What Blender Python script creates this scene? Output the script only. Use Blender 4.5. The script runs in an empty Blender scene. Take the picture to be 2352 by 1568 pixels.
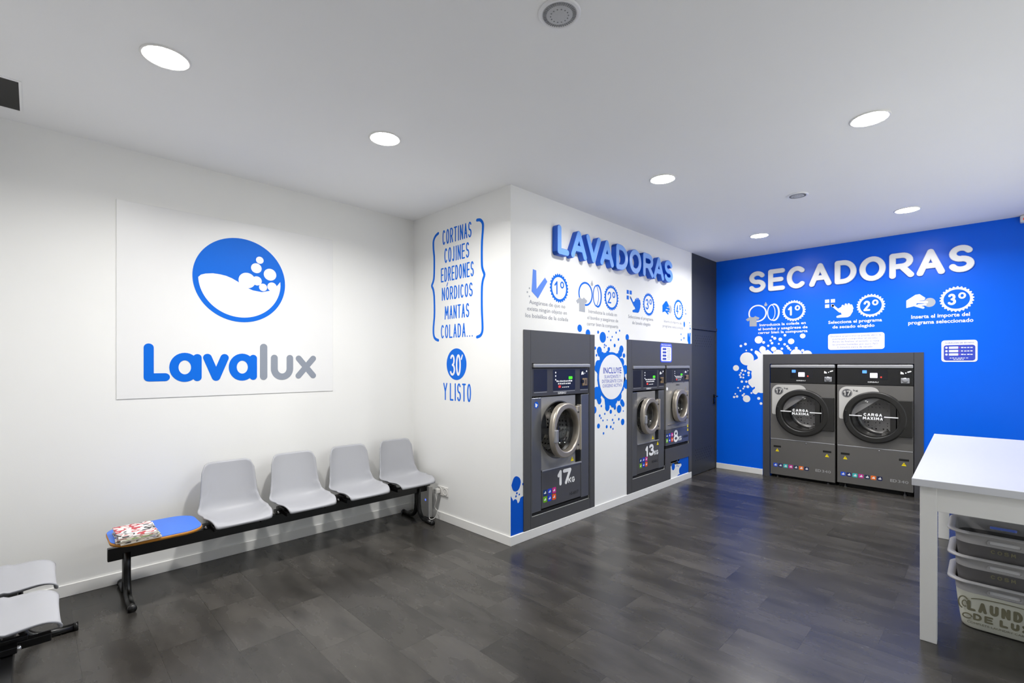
import bpy, bmesh, math, random
from math import sin, cos, pi, radians as R
from mathutils import Vector
from mathutils.geometry import tessellate_polygon
SC = bpy.context.scene
GROUND_FILL, SKY_FILL = 2.2, 1.25
COL = SC.collection
random.seed(7)

# ------------------------------------------------------------------ camera, world, exposure
cam_d = bpy.data.cameras.new('camera'); cam = bpy.data.objects.new('camera', cam_d); COL.objects.link(cam)
cam.location = (0, 0, 1.504)
cam.rotation_euler = (R(90), 0, 0.78479 - pi/2)
cam_d.sensor_width = 36; cam_d.lens = 1095.83/2352*36
cam_d.shift_x = (1176-1173.33)/2352; cam_d.shift_y = (837.11-784)/2352
cam_d.clip_start = 0.02
SC.camera = cam
world = bpy.data.worlds.new('window_fill'); SC.world = world; world.use_nodes = True
bg = world.node_tree.nodes['Background']; bg.inputs[1].default_value = 1
nt = world.node_tree; tcw = nt.nodes.new('ShaderNodeTexCoord'); sx = nt.nodes.new('ShaderNodeSeparateXYZ'); rw = nt.nodes.new('ShaderNodeValToRGB')
mr = nt.nodes.new('ShaderNodeMapRange'); mr.inputs[1].default_value = -1; mr.inputs[2].default_value = 1
rw.color_ramp.elements[0].position = .47; rw.color_ramp.elements[0].color = (GROUND_FILL, GROUND_FILL*.97, GROUND_FILL*.93, 1)      # lower half made bright to light the ceiling through the added window
rw.color_ramp.elements[1].position = .5; rw.color_ramp.elements[1].color = (SKY_FILL*.9, SKY_FILL*.95, SKY_FILL, 1)            # upper half set as added fill for the lower walls
nt.links.new(tcw.outputs['Generated'], sx.inputs[0]); nt.links.new(sx.outputs[2], mr.inputs[0]); nt.links.new(mr.outputs[0], rw.inputs[0]); nt.links.new(rw.outputs[0], bg.inputs[0])
vs = SC.view_settings
vs.view_transform = 'Standard'; vs.look = 'None'; vs.gamma = 1; vs.use_curve_mapping = False
vs.exposure = 0.08
LAMP = 62.0       # radiance of the downlight diffusers
BEAM, SPREAD = 28.0, R(155)

# room dimensions (metres; X runs along the washer wall, Y towards the logo wall)
H = 3.0; YA = 4.231; XC = 2.80; YB = 2.80; XD = 7.05; XF = -0.75; YR = -0.90; XE = 6.205

# ------------------------------------------------------------------ materials
def lin(c): return tuple((v/255/12.92 if v/255 <= .04045 else ((v/255+.055)/1.055)**2.4) for v in c)
def mat(name, c, rough=.5, metal=0, spec=.5, emit=None, es=0, bump=0, bscale=200, var=0, vscale=8, coat=0):
    m = bpy.data.materials.new(name); m.use_nodes = True
    nt = m.node_tree; b = nt.nodes['Principled BSDF']
    col = (*lin(c), 1)
    b.inputs['Base Color'].default_value = col
    b.inputs['Roughness'].default_value = rough; b.inputs['Metallic'].default_value = metal
    b.inputs['Specular IOR Level'].default_value = spec
    if coat: b.inputs['Coat Weight'].default_value = coat; b.inputs['Coat Roughness'].default_value = .12
    if emit: b.inputs['Emission Color'].default_value = (*lin(emit), 1); b.inputs['Emission Strength'].default_value = es
    tc = nt.nodes.new('ShaderNodeTexCoord')
    if var:
        n = nt.nodes.new('ShaderNodeTexNoise'); n.inputs['Scale'].default_value = vscale; n.inputs['Detail'].default_value = 4
        nt.links.new(tc.outputs['Object'], n.inputs['Vector'])
        mx = nt.nodes.new('ShaderNodeMix'); mx.data_type = 'RGBA'
        mx.inputs[6].default_value = tuple(v*(1-var) for v in col[:3])+(1,); mx.inputs[7].default_value = tuple(min(1, v*(1+var)) for v in col[:3])+(1,)
        nt.links.new(n.outputs['Fac'], mx.inputs[0]); nt.links.new(mx.outputs[2], b.inputs['Base Color'])
    if bump:
        n2 = nt.nodes.new('ShaderNodeTexNoise'); n2.inputs['Scale'].default_value = bscale; n2.inputs['Detail'].default_value = 3
        nt.links.new(tc.outputs['Object'], n2.inputs['Vector'])
        bp = nt.nodes.new('ShaderNodeBump'); bp.inputs['Strength'].default_value = bump; bp.inputs['Distance'].default_value = .002
        nt.links.new(n2.outputs['Fac'], bp.inputs['Height']); nt.links.new(bp.outputs['Normal'], b.inputs['Normal'])
    return m
M = {}
M['wall'] = mat('white_wall_paint', (238, 238, 236), .6, spec=.3, bump=.08, bscale=120, var=.012, vscale=3)
M['ceil'] = mat('white_ceiling_paint', (248, 248, 248), .75, spec=.2, bump=.05, bscale=100, var=.012, vscale=2)
M['base'] = mat('white_baseboard', (236, 235, 232), .35, var=.01)
M['blue_wall'] = mat('blue_wall_paint', (0, 98, 232), .3, spec=.28, bump=.05, bscale=140, var=.02, vscale=4)
M['vinyl_blue'] = mat('blue_vinyl', (0, 106, 220), .5, spec=.2, var=.01)
M['vinyl_deep'] = mat('deep_blue_vinyl', (0, 88, 205), .5, spec=.2, var=.01)
M['vinyl_check'] = mat('soft_blue_vinyl', (92, 140, 236), .4, var=.01)
M['vinyl_white'] = mat('white_vinyl', (240, 240, 242), .4, var=.01)
M['vinyl_grey'] = mat('grey_vinyl', (168, 172, 180), .4, var=.01)
M['text_grey'] = mat('caption_grey', (142, 144, 156), .5, var=.01)
M['text_blue'] = mat('caption_blue', (58, 78, 182), .5, var=.01)
M['logo_grey'] = mat('logo_grey', (140, 147, 160), .4, var=.01)
M['panel_white'] = mat('white_acrylic', (234, 234, 234), .4, var=.008)
M['letter_face'] = mat('sheen_blue_face', (124, 176, 252), .38, coat=.08, var=.02)  # gloss reflection on the letter fronts put into a paler blue
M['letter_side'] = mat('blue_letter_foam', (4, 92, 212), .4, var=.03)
M['letter_white'] = mat('white_letter', (244, 244, 244), .3, var=.01)
M['letter_wside'] = mat('white_letter_edge', (214, 218, 226), .4, var=.01)
M['fascia'] = mat('dark_grey_fascia', (78, 78, 79), .42, spec=.5, bump=.03, bscale=300, var=.03)
M['door_grey'] = mat('anthracite_door', (55, 57, 60), .5, spec=.3, bump=.03, bscale=300, var=.03)
M['cab'] = mat('grey_cabinet_paint', (96, 96, 98), .28, metal=.35, var=.03)
M['cab_side'] = mat('grey_cabinet_side', (112, 114, 120), .22, metal=.5, var=.03)
M['dry_front'] = mat('dryer_front_paint', (114, 112, 109), .33, metal=.45, var=.03)
M['steel'] = mat('brushed_steel', (184, 176, 163), .36, metal=.7, bump=.04, bscale=400, var=.06, vscale=30)
M['steel_grey'] = mat('steel_panel', (158, 156, 151), .36, metal=.45, bump=.03, bscale=400, var=.04, vscale=20)
M['alu'] = mat('satin_trim', (158, 159, 163), .42, metal=.5, var=.03)
M['chrome'] = mat('chrome', (220, 220, 222), .12, metal=1, var=.02)
M['black'] = mat('black_plastic', (20, 20, 21), .35, var=.05)
M['ctrl'] = mat('dark_control_plastic', (62, 62, 66), .4, var=.04)
M['black_metal'] = mat('black_powder_coat', (9, 9, 10), .3, var=.05)
M['gap'] = mat('dark_recess', (10, 10, 10), .7, var=.1)
M['navy'] = mat('navy_panel', (24, 27, 44), .3, var=.05)
M['door_black'] = mat('dark_dryer_door', (31, 30, 28), .38, var=.04)
M['sticker_grey'] = mat('light_grey_sticker', (192, 190, 186), .4, var=.02)
M['white_mark'] = mat('white_marking', (242, 242, 242), .45, var=.01)
M['dark_mark'] = mat('dark_marking', (40, 40, 42), .45, var=.02)
M['pale_mark'] = mat('pale_marking', (168, 168, 168), .45, var=.02)
M['yellow'] = mat('warning_yellow', (248, 224, 0), .45, var=.02)
M['brass'] = mat('brass_coin_slot', (196, 164, 116), .3, metal=.8, var=.08)
M['led_green'] = mat('green_display', (40, 200, 20), .4, emit=(70, 255, 20), es=1.4, var=.01)
M['glow_red'] = mat('glowing_red', (226, 60, 50), .4, emit=(255, 60, 45), es=.35, var=.01)  # glow also added to printed red labels and bullets
M['led_blue'] = mat('blue_led', (80, 110, 255), .4, emit=(90, 120, 255), es=1.2, var=.01)
M['screen'] = mat('lit_screen', (230, 225, 245), .3, emit=(238, 228, 250), es=1.0, var=.01)
M['screen_blue'] = mat('lit_blue_icon', (80, 140, 245), .3, emit=(80, 140, 255), es=.8, var=.01)
M['chair'] = mat('grey_polypropylene', (176, 177, 182), .42, spec=.4, bump=.05, bscale=500, var=.012, vscale=6)
M['ttop'] = mat('blue_laminate', (58, 118, 226), .4, bump=.02, bscale=300, var=.015)
M['ply'] = mat('beech_edge', (192, 128, 40), .5, var=.15, vscale=40)
M['table'] = mat('white_lacquer', (204, 205, 210), .35, var=.008)
M['table_body'] = mat('white_painted_wood', (224, 223, 220), .4, var=.012)
M['basket'] = mat('grey_basket_plastic', (172, 170, 170), .4, var=.02)
M['basket_dark'] = mat('dark_grey_basket', (92, 90, 90), .45, var=.02)
M['basket_print'] = mat('cream_basket_print', (206, 206, 192), .5, var=.03, vscale=20)
M['print_olive'] = mat('olive_print', (124, 120, 96), .6, var=.1, vscale=30)
M['socket'] = mat('white_socket_plastic', (228, 226, 222), .35, var=.01)
M['speaker_rim'] = mat('white_speaker_rim', (240, 240, 242), .4, var=.01)
M['speaker_mesh'] = mat('grey_speaker_grille', (196, 197, 200), .6, var=.05, vscale=90)
M['slot'] = mat('dark_grille_slot', (140, 141, 144), .7, var=.05)
M['paper'] = mat('magazine_pages', (222, 214, 200), .7, var=.06, vscale=120)
M['vent_black'] = mat('black_vent', (32, 30, 29), .6, var=.05)
M['lamp'] = mat('downlight_diffuser', (255, 255, 255), .5, emit=(255, 252, 246), es=LAMP)

def glassy(name, tint, gloss=.06):
    m = bpy.data.materials.new(name); m.use_nodes = True; nt = m.node_tree
    for n in list(nt.nodes): nt.nodes.remove(n)
    out = nt.nodes.new('ShaderNodeOutputMaterial'); mix = nt.nodes.new('ShaderNodeMixShader')
    tr = nt.nodes.new('ShaderNodeBsdfTransparent'); tr.inputs[0].default_value = (*tint, 1)
    gl = nt.nodes.new('ShaderNodeBsdfGlossy'); gl.inputs['Roughness'].default_value = gloss
    lw = nt.nodes.new('ShaderNodeFresnel'); lw.inputs[0].default_value = 1.5
    ge = nt.nodes.new('ShaderNodeNewGeometry'); iv = nt.nodes.new('ShaderNodeMath'); iv.operation = 'SUBTRACT'; iv.inputs[0].default_value = 1; nt.links.new(ge.outputs['Backfacing'], iv.inputs[1])
    fm = nt.nodes.new('ShaderNodeMath'); fm.operation = 'MULTIPLY'; nt.links.new(lw.outputs[0], fm.inputs[0]); nt.links.new(iv.outputs[0], fm.inputs[1])      # reflect at the outer faces only
    nt.links.new(fm.outputs[0], mix.inputs[0]); nt.links.new(tr.outputs[0], mix.inputs[1]); nt.links.new(gl.outputs[0], mix.inputs[2])
    nt.links.new(mix.outputs[0], out.inputs[0])
    return m
M['glass'] = glassy('clear_door_glass', (.9, .9, .9))
M['glass_dark'] = glassy('smoked_door_glass', (.58, .58, .59))
M['pane'] = glassy('fill_window_glass', (.9, .92, .92), .01)

def perforated(name, c):
    m = mat(name, c, .25, metal=.9); nt = m.node_tree; b = nt.nodes['Principled BSDF']
    tc = nt.nodes.new('ShaderNodeTexCoord'); vo = nt.nodes.new('ShaderNodeTexVoronoi'); vo.inputs['Scale'].default_value = 26
    vo.inputs['Randomness'].default_value = .15
    rp = nt.nodes.new('ShaderNodeValToRGB'); rp.color_ramp.elements[0].position = .26; rp.color_ramp.elements[1].position = .3
    rp.color_ramp.elements[0].color = (.01, .01, .01, 1); rp.color_ramp.elements[1].color = (*lin(c), 1)
    nt.links.new(tc.outputs['Object'], vo.inputs['Vector']); nt.links.new(vo.outputs['Distance'], rp.inputs[0]); nt.links.new(rp.outputs[0], b.inputs['Base Color'])
    return m
M['drum'] = perforated('perforated_drum_steel', (196, 194, 190))

def floor_mat():
    m = bpy.data.materials.new('dark_vinyl_tiles'); m.use_nodes = True; nt = m.node_tree; b = nt.nodes['Principled BSDF']
    N = nt.nodes.new; L = nt.links.new
    tc = N('ShaderNodeTexCoord'); sep = N('ShaderNodeSeparateXYZ'); L(tc.outputs['Object'], sep.inputs[0])
    ay = N('ShaderNodeMath'); ay.inputs[1].default_value = -1.005+5.9; L(sep.outputs['Y'], ay.inputs[0])
    ax = N('ShaderNodeMath'); ax.inputs[1].default_value = -2.253+5.96; L(sep.outputs['X'], ax.inputs[0])
    com = N('ShaderNodeCombineXYZ'); L(ay.outputs[0], com.inputs[0]); L(ax.outputs[0], com.inputs[1])
    br = N('ShaderNodeTexBrick'); br.offset = .5; br.inputs['Scale'].default_value = 1
    br.inputs['Brick Width'].default_value = .59; br.inputs['Row Height'].default_value = .298
    br.inputs['Mortar Size'].default_value = .0012; br.inputs['Mortar Smooth'].default_value = .3; br.inputs['Bias'].default_value = 0
    br.inputs['Color1'].default_value = (0, 0, 0, 1); br.inputs['Color2'].default_value = (1, 1, 1, 1); br.inputs['Mortar'].default_value = (.3, .3, .3, 1)
    L(com.outputs[0], br.inputs['Vector'])
    bw = N('ShaderNodeRGBToBW'); L(br.outputs['Color'], bw.inputs[0])
    # every tile gets its own piece of a cloudy, lightly streaked stone pattern
    off = N('ShaderNodeMath'); off.operation = 'MULTIPLY'; off.inputs[1].default_value = 37.0; L(bw.outputs[0], off.inputs[0])
    mp = N('ShaderNodeMapping'); mp.inputs['Scale'].default_value = (1.5, 4.2, 1); L(com.outputs[0], mp.inputs['Vector'])
    addv = N('ShaderNodeVectorMath'); addv.operation = 'ADD'; L(mp.outputs[0], addv.inputs[0])
    cz = N('ShaderNodeCombineXYZ'); L(off.outputs[0], cz.inputs[2]); L(cz.outputs[0], addv.inputs[1])
    n1 = N('ShaderNodeTexNoise'); n1.inputs['Scale'].default_value = 1.6; n1.inputs['Detail'].default_value = 4; n1.inputs['Roughness'].default_value = .5
    L(addv.outputs[0], n1.inputs['Vector'])
    n2 = N('ShaderNodeTexNoise'); n2.inputs['Scale'].default_value = 60; n2.inputs['Detail'].default_value = 4; L(tc.outputs['Object'], n2.inputs['Vector'])
    r1 = N('ShaderNodeMapRange'); r1.inputs[1].default_value = .3; r1.inputs[2].default_value = .72; r1.inputs[3].default_value = .62; r1.inputs[4].default_value = 1.42; L(n1.outputs['Fac'], r1.inputs[0])
    r2 = N('ShaderNodeMapRange'); r2.inputs[3].default_value = .68; r2.inputs[4].default_value = 1.32; L(bw.outputs[0], r2.inputs[0])
    r3 = N('ShaderNodeMapRange'); r3.inputs[1].default_value = .3; r3.inputs[2].default_value = .7; r3.inputs[3].default_value = .97; r3.inputs[4].default_value = 1.03; L(n2.outputs['Fac'], r3.inputs[0])
    m1 = N('ShaderNodeMath'); m1.operation = 'MULTIPLY'; L(r1.outputs[0], m1.inputs[0]); L(r2.outputs[0], m1.inputs[1])
    m2 = N('ShaderNodeMath'); m2.operation = 'MULTIPLY'; L(m1.outputs[0], m2.inputs[0]); L(r3.outputs[0], m2.inputs[1])
    mm = N('ShaderNodeMapRange'); mm.inputs[3].default_value = 1; mm.inputs[4].default_value = .7; L(br.outputs['Fac'], mm.inputs[0])
    m3 = N('ShaderNodeMath'); m3.operation = 'MULTIPLY'; L(m2.outputs[0], m3.inputs[0]); L(mm.outputs[0], m3.inputs[1])
    cm = N('ShaderNodeVectorMath'); cm.operation = 'SCALE'; cm.inputs[0].default_value = FLOOR_RGB; L(m3.outputs[0], cm.inputs['Scale'])
    L(cm.outputs[0], b.inputs['Base Color'])
    rr = N('ShaderNodeMapRange'); rr.inputs[3].default_value = .24; rr.inputs[4].default_value = .3; L(n1.outputs['Fac'], rr.inputs[0]); L(rr.outputs[0], b.inputs['Roughness'])
    b.inputs['Specular IOR Level'].default_value = .42
    return m
FLOOR_RGB = (.046, .0425, .038)
M['floor'] = floor_mat()

def cover_mat(name, seed, cols):
    m = mat(name, (240, 235, 230), .3); nt = m.node_tree; b = nt.nodes['Principled BSDF']
    tc = nt.nodes.new('ShaderNodeTexCoord'); mp = nt.nodes.new('ShaderNodeMapping'); mp.inputs['Location'].default_value = (seed, seed*.7, 0)
    no = nt.nodes.new('ShaderNodeTexNoise'); no.inputs['Scale'].default_value = 11; no.inputs['Detail'].default_value = 2.5
    rp = nt.nodes.new('ShaderNodeValToRGB'); rp.color_ramp.interpolation = 'CONSTANT'
    ps = [0, .38, .45, .53, .6, .66]
    for i, p in enumerate(ps):
        e = rp.color_ramp.elements[i] if i < 2 else rp.color_ramp.elements.new(p)
        e.position = p; e.color = (*lin(cols[i % len(cols)]), 1)
    nt.links.new(tc.outputs['Object'], mp.inputs[0]); nt.links.new(mp.outputs[0], no.inputs['Vector'])
    nt.links.new(no.outputs['Fac'], rp.inputs[0]); nt.links.new(rp.outputs[0], b.inputs['Base Color'])
    return m

# ------------------------------------------------------------------ geometry helpers
class Fr:                                           # a drawing plane: u to the right, v up, d out of the surface
    def __init__(s, o, U, V):
        s.o = Vector(o); s.U = Vector(U).normalized(); s.V = Vector(V).normalized(); s.N = s.U.cross(s.V)
    def p(s, u, v, d=0): return s.o + s.U*u + s.V*v + s.N*d
FA = Fr((0, YA, 0), (1, 0, 0), (0, 0, 1))           # logo wall       u = x
FB = Fr((0, YB, 0), (1, 0, 0), (0, 0, 1))           # washer wall     u = x
FC = Fr((XC, 0, 0), (0, -1, 0), (0, 0, 1))          # short return    u = -y
FD = Fr((XD, 0, 0), (0, -1, 0), (0, 0, 1))          # blue wall       u = -y
FCEIL = Fr((0, 0, H), (1, 0, 0), (0, -1, 0))        # ceiling seen from below
FTOP = Fr((0, 0, 0), (1, 0, 0), (0, 1, 0))          # looking down, d = z

def circ(u, v, r, n=32, ry=None, a0=0): ry = r if ry is None else ry; return [(u+r*cos(a0+2*pi*i/n), v+ry*sin(a0+2*pi*i/n)) for i in range(n)]
def rrect(u0, u1, v0, v1, r, n=6):
    out = []
    for cx, cy, a in ((u1-r, v1-r, 0), (u0+r, v1-r, 90), (u0+r, v0+r, 180), (u1-r, v0+r, 270)):
        for i in range(n+1): t = R(a+90*i/n); out.append((cx+r*cos(t), cy+r*sin(t)))
    return out
def rect(u0, u1, v0, v1): return [(u0, v0), (u1, v0), (u1, v1), (u0, v1)]
def arc(cx, cy, rx, ry, a0, a1, n=14): return [(cx+rx*cos(R(a0+(a1-a0)*i/n)), cy+ry*sin(R(a0+(a1-a0)*i/n))) for i in range(n+1)]
def sqel(u, v, rx, ry, n=48, e=2.6): 
    o = []
    for i in range(n):
        t = 2*pi*i/n; c, s_ = cos(t), sin(t)
        o.append((u+rx*math.copysign(abs(c)**(2/e), c), v+ry*math.copysign(abs(s_)**(2/e), s_)))
    return o
def crom(pts, n):
    out = []; P = [pts[0]]+list(pts)+[pts[-1]]
    segs = len(pts)-1
    for k in range(n+1):
        x = segs*k/n; i = min(int(x), segs-1); t = x-i
        a, b, c, d = P[i], P[i+1], P[i+2], P[i+3]
        out.append(tuple(.5*(2*b[j]+(c[j]-a[j])*t+(2*a[j]-5*b[j]+4*c[j]-d[j])*t*t+(3*b[j]-a[j]-3*c[j]+d[j])*t**3) for j in range(len(b))))
    return out

_txt = {}
def text_mesh(s, bold):
    k = (s, bold)
    if k not in _txt:
        cu = bpy.data.curves.new('caption', 'FONT'); cu.body = s; cu.size = 1; cu.resolution_u = 2; cu.offset = bold
        ob = bpy.data.objects.new('caption', cu); COL.objects.link(ob)
        dg = bpy.context.evaluated_depsgraph_get(); me = bpy.data.meshes.new_from_object(ob.evaluated_get(dg))
        vs_ = [v.co.copy() for v in me.vertices]; fs = [tuple(p.vertices) for p in me.polygons]
        bpy.data.objects.remove(ob); bpy.data.curves.remove(cu); bpy.data.meshes.remove(me)
        _txt[k] = (vs_, fs)
    return _txt[k]

class MB:
    def __init__(s): s.v = []; s.f = []; s.sm = []; s.mi = []; s.m = 0
    def add(s, vs_, fs, smooth=False):
        b = len(s.v); s.v += [tuple(x) for x in vs_]
        for f in fs: s.f.append(tuple(b+i for i in f)); s.sm.append(smooth); s.mi.append(s.m)
        return s
    def prism(s, F, outer, holes=(), d0=0, d1=.001, back=False):
        loops = [list(outer)]+[list(h) for h in holes]
        def area(l): return sum(l[i-1][0]*l[i][1]-l[i][0]*l[i-1][1] for i in range(len(l)))
        if area(loops[0]) < 0: loops[0].reverse()
        for h in loops[1:]:
            if area(h) > 0: h.reverse()
        tris = tessellate_polygon([[Vector((a, b, 0)) for a, b in l] for l in loops])
        flat = [q for l in loops for q in l]; n = len(flat)
        vs_ = [F.p(a, b, d1) for a, b in flat]+[F.p(a, b, d0) for a, b in flat]; fs = []
        for t in tris:
            (ax, ay), (bx, by), (cx, cy) = flat[t[0]], flat[t[1]], flat[t[2]]
            if (bx-ax)*(cy-ay)-(cx-ax)*(by-ay) < 0: t = (t[0], t[2], t[1])
            fs.append(tuple(t))
            if back: fs.append((t[0]+n, t[2]+n, t[1]+n))
        b = 0
        for l in loops:
            m = len(l)
            for i in range(m): j = (i+1) % m; fs.append((b+i, b+i+n, b+j+n, b+j))
            b += m
        return s.add(vs_, fs)
    def lift(s):                                    # overlapping pieces of one flat shape lie a hair above each other
        s.k = getattr(s, 'k', -1)+1; return s.k*4e-5
    def stroke(s, F, pts, w, d0=0, d1=.001, closed=False, n=8):
        """a band of width w along pts with round ends and corners"""
        P = [pts[0]]
        for q in pts[1:]:
            if math.hypot(q[0]-P[-1][0], q[1]-P[-1][1]) > 1e-6: P.append(q)
        if closed or (len(P) > 3 and math.hypot(P[0][0]-P[-1][0], P[0][1]-P[-1][1]) < 1e-6):
            if math.hypot(P[0][0]-P[-1][0], P[0][1]-P[-1][1]) < 1e-6: P = P[:-1]
            smooth = all(s._turn(P[i-1], P[i], P[(i+1) % len(P)]) < .8 for i in range(len(P)))
            if smooth:
                L, Rr = s._sides(P, w/2, True); return s.prism(F, L if abs(s._area(L)) > abs(s._area(Rr)) else Rr, [Rr if abs(s._area(L)) > abs(s._area(Rr)) else L], d0, d1+s.lift())
            P = P+[P[0]]
        runs = [[P[0]]]
        for i in range(1, len(P)):
            runs[-1].append(P[i])
            if i < len(P)-1 and s._turn(P[i-1], P[i], P[i+1]) > .8: runs.append([P[i]])
        for r in runs:
            if len(r) < 2: continue
            L, Rr = s._sides(r, w/2, False); h = w/2
            def cap(c, a):                              # half circle round an end point
                return [(c[0]+h*cos(a+pi*k/n), c[1]+h*sin(a+pi*k/n)) for k in range(1, n)]
            ae = math.atan2(r[-1][1]-r[-2][1], r[-1][0]-r[-2][0]); as_ = math.atan2(r[1][1]-r[0][1], r[1][0]-r[0][0])
            s.prism(F, Rr+cap(r[-1], ae-pi/2)+L[::-1]+cap(r[0], as_+pi/2), (), d0, d1+s.lift())
        return s
    @staticmethod
    def _area(l): return sum(l[i-1][0]*l[i][1]-l[i][0]*l[i-1][1] for i in range(len(l)))/2
    @staticmethod
    def _turn(a, b, c):
        x0, y0, x1, y1 = b[0]-a[0], b[1]-a[1], c[0]-b[0], c[1]-b[1]
        return abs(math.atan2(x0*y1-y0*x1, x0*x1+y0*y1))
    @staticmethod
    def _sides(P, h, closed):
        L, Rr, n = [], [], len(P)
        for i in range(n):
            a = P[i-1] if (closed or i) else None; c = P[(i+1) % n] if (closed or i < n-1) else None; b = P[i]
            ds = []
            for p, q in ((a, b), (b, c)):
                if p is None or q is None: continue
                l = math.hypot(q[0]-p[0], q[1]-p[1]); ds.append(((q[0]-p[0])/l, (q[1]-p[1])/l))
            tx, ty = sum(d[0] for d in ds), sum(d[1] for d in ds); l = math.hypot(tx, ty); tx /= l; ty /= l
            k = h/max(.5, tx*ds[0][0]+ty*ds[0][1])
            L.append((b[0]-ty*k, b[1]+tx*k)); Rr.append((b[0]+ty*k, b[1]-tx*k))
        return L, Rr
    def box(s, x0, x1, y0, y1, z0, z1, b=0, seg=2):
        bm = bmesh.new(); bmesh.ops.create_cube(bm, size=1)
        for v in bm.verts: v.co = Vector(((x0+x1)/2+v.co.x*(x1-x0), (y0+y1)/2+v.co.y*(y1-y0), (z0+z1)/2+v.co.z*(z1-z0)))
        if b: bmesh.ops.bevel(bm, geom=list(bm.edges), offset=b, segments=seg, affect='EDGES', profile=.5)
        bm.verts.index_update()
        s.add([v.co.copy() for v in bm.verts], [[v.index for v in f.verts] for f in bm.faces]); bm.free(); return s
    def fbox(s, F, u0, u1, v0, v1, d0, d1, b=0, seg=2):
        t = MB(); t.box(u0, u1, v0, v1, d0, d1, b, seg); return s.add([F.p(*q) for q in t.v], t.f)
    def loft(s, rings, closed=True, smooth=True, cap0=False, cap1=False):
        n = len(rings[0]); vs_ = [q for r in rings for q in r]; fs = []
        for k in range(len(rings)-1):
            for i in range(n if closed else n-1):
                j = (i+1) % n; fs.append((k*n+i, k*n+j, (k+1)*n+j, (k+1)*n+i))
        if cap0: fs.append(tuple(reversed(range(n))))
        if cap1: fs.append(tuple(range((len(rings)-1)*n, len(rings)*n)))
        return s.add(vs_, fs, smooth)
    def lathe(s, F, u, v, prof, n=40, smooth=True, cap=False):
        return s.loft([[F.p(u+r*cos(2*pi*i/n), v+r*sin(2*pi*i/n), d) for i in range(n)] for r, d in prof], True, smooth, False, cap)
    def tube(s, pts, r, n=12, caps=True):
        P = [Vector(p) for p in pts]; rings = []; up = None
        for i, p in enumerate(P):
            t = (P[min(i+1, len(P)-1)]-P[max(i-1, 0)]).normalized()
            if up is None: up = t.orthogonal().normalized()
            up = (up-t*up.dot(t)).normalized(); si = t.cross(up)
            rr = r[i] if isinstance(r, (list, tuple)) else r
            rings.append([p+(up*cos(2*pi*k/n)+si*sin(2*pi*k/n))*rr for k in range(n)])
        return s.loft(rings, True, True, caps, caps)
    def text(s, F, t, u0, u1, v, h=None, d=.0012, bold=0, vh=None):
        """one line fitted between u0 and u1, baseline v, cap height h"""
        vs_, fs = text_mesh(t, bold)
        if not vs_: return s
        xa = min(q.x for q in vs_); xb = max(q.x for q in vs_); k = (u1-u0)/(xb-xa); ky = k if h is None else h/.70
        return s.add([F.p(u0+(q.x-xa)*k, v+q.y*ky, d) for q in vs_], fs)

def obj(name, mb, mats, parent=None, origin=None):
    me = bpy.data.meshes.new(name)
    if parent is not None:
        r = parent
        while r.parent: r = r.parent
        o = Vector(r.location)
    elif origin is not None: o = Vector(origin)
    else:
        xs = [q[0] for q in mb.v]; ys = [q[1] for q in mb.v]; zs = [q[2] for q in mb.v]
        o = Vector(((min(xs)+max(xs))/2, (min(ys)+max(ys))/2, min(zs)))
    me.from_pydata([tuple(Vector(q)-o) for q in mb.v], [], mb.f)
    me.polygons.foreach_set('use_smooth', mb.sm)
    mats = mats if isinstance(mats, (list, tuple)) else [mats]
    for m in mats: me.materials.append(M[m] if isinstance(m, str) else m)
    if len(mats) > 1: me.polygons.foreach_set('material_index', mb.mi)
    me.update()
    ob = bpy.data.objects.new(name, me); COL.objects.link(ob)
    if parent is not None: ob.parent = parent
    else: ob.location = o
    return ob
def thing(name, loc, label, cat, group=None):
    o = bpy.data.objects.new(name, None); COL.objects.link(o); o.location = loc; o.empty_display_size = .05
    return tag(o, label, cat, group)
def tag(o, label, cat, group=None):
    o['label'] = label; o['category'] = cat
    if group: o['group'] = group
    return o
def struct(name, mb, m, parent=None):
    o = obj(name, mb, m, parent, origin=(0, 0, 0) if parent is None else None)
    if parent is None: o['kind'] = 'structure'
    return o
def lab(o, label): o['label'] = label; return o

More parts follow.
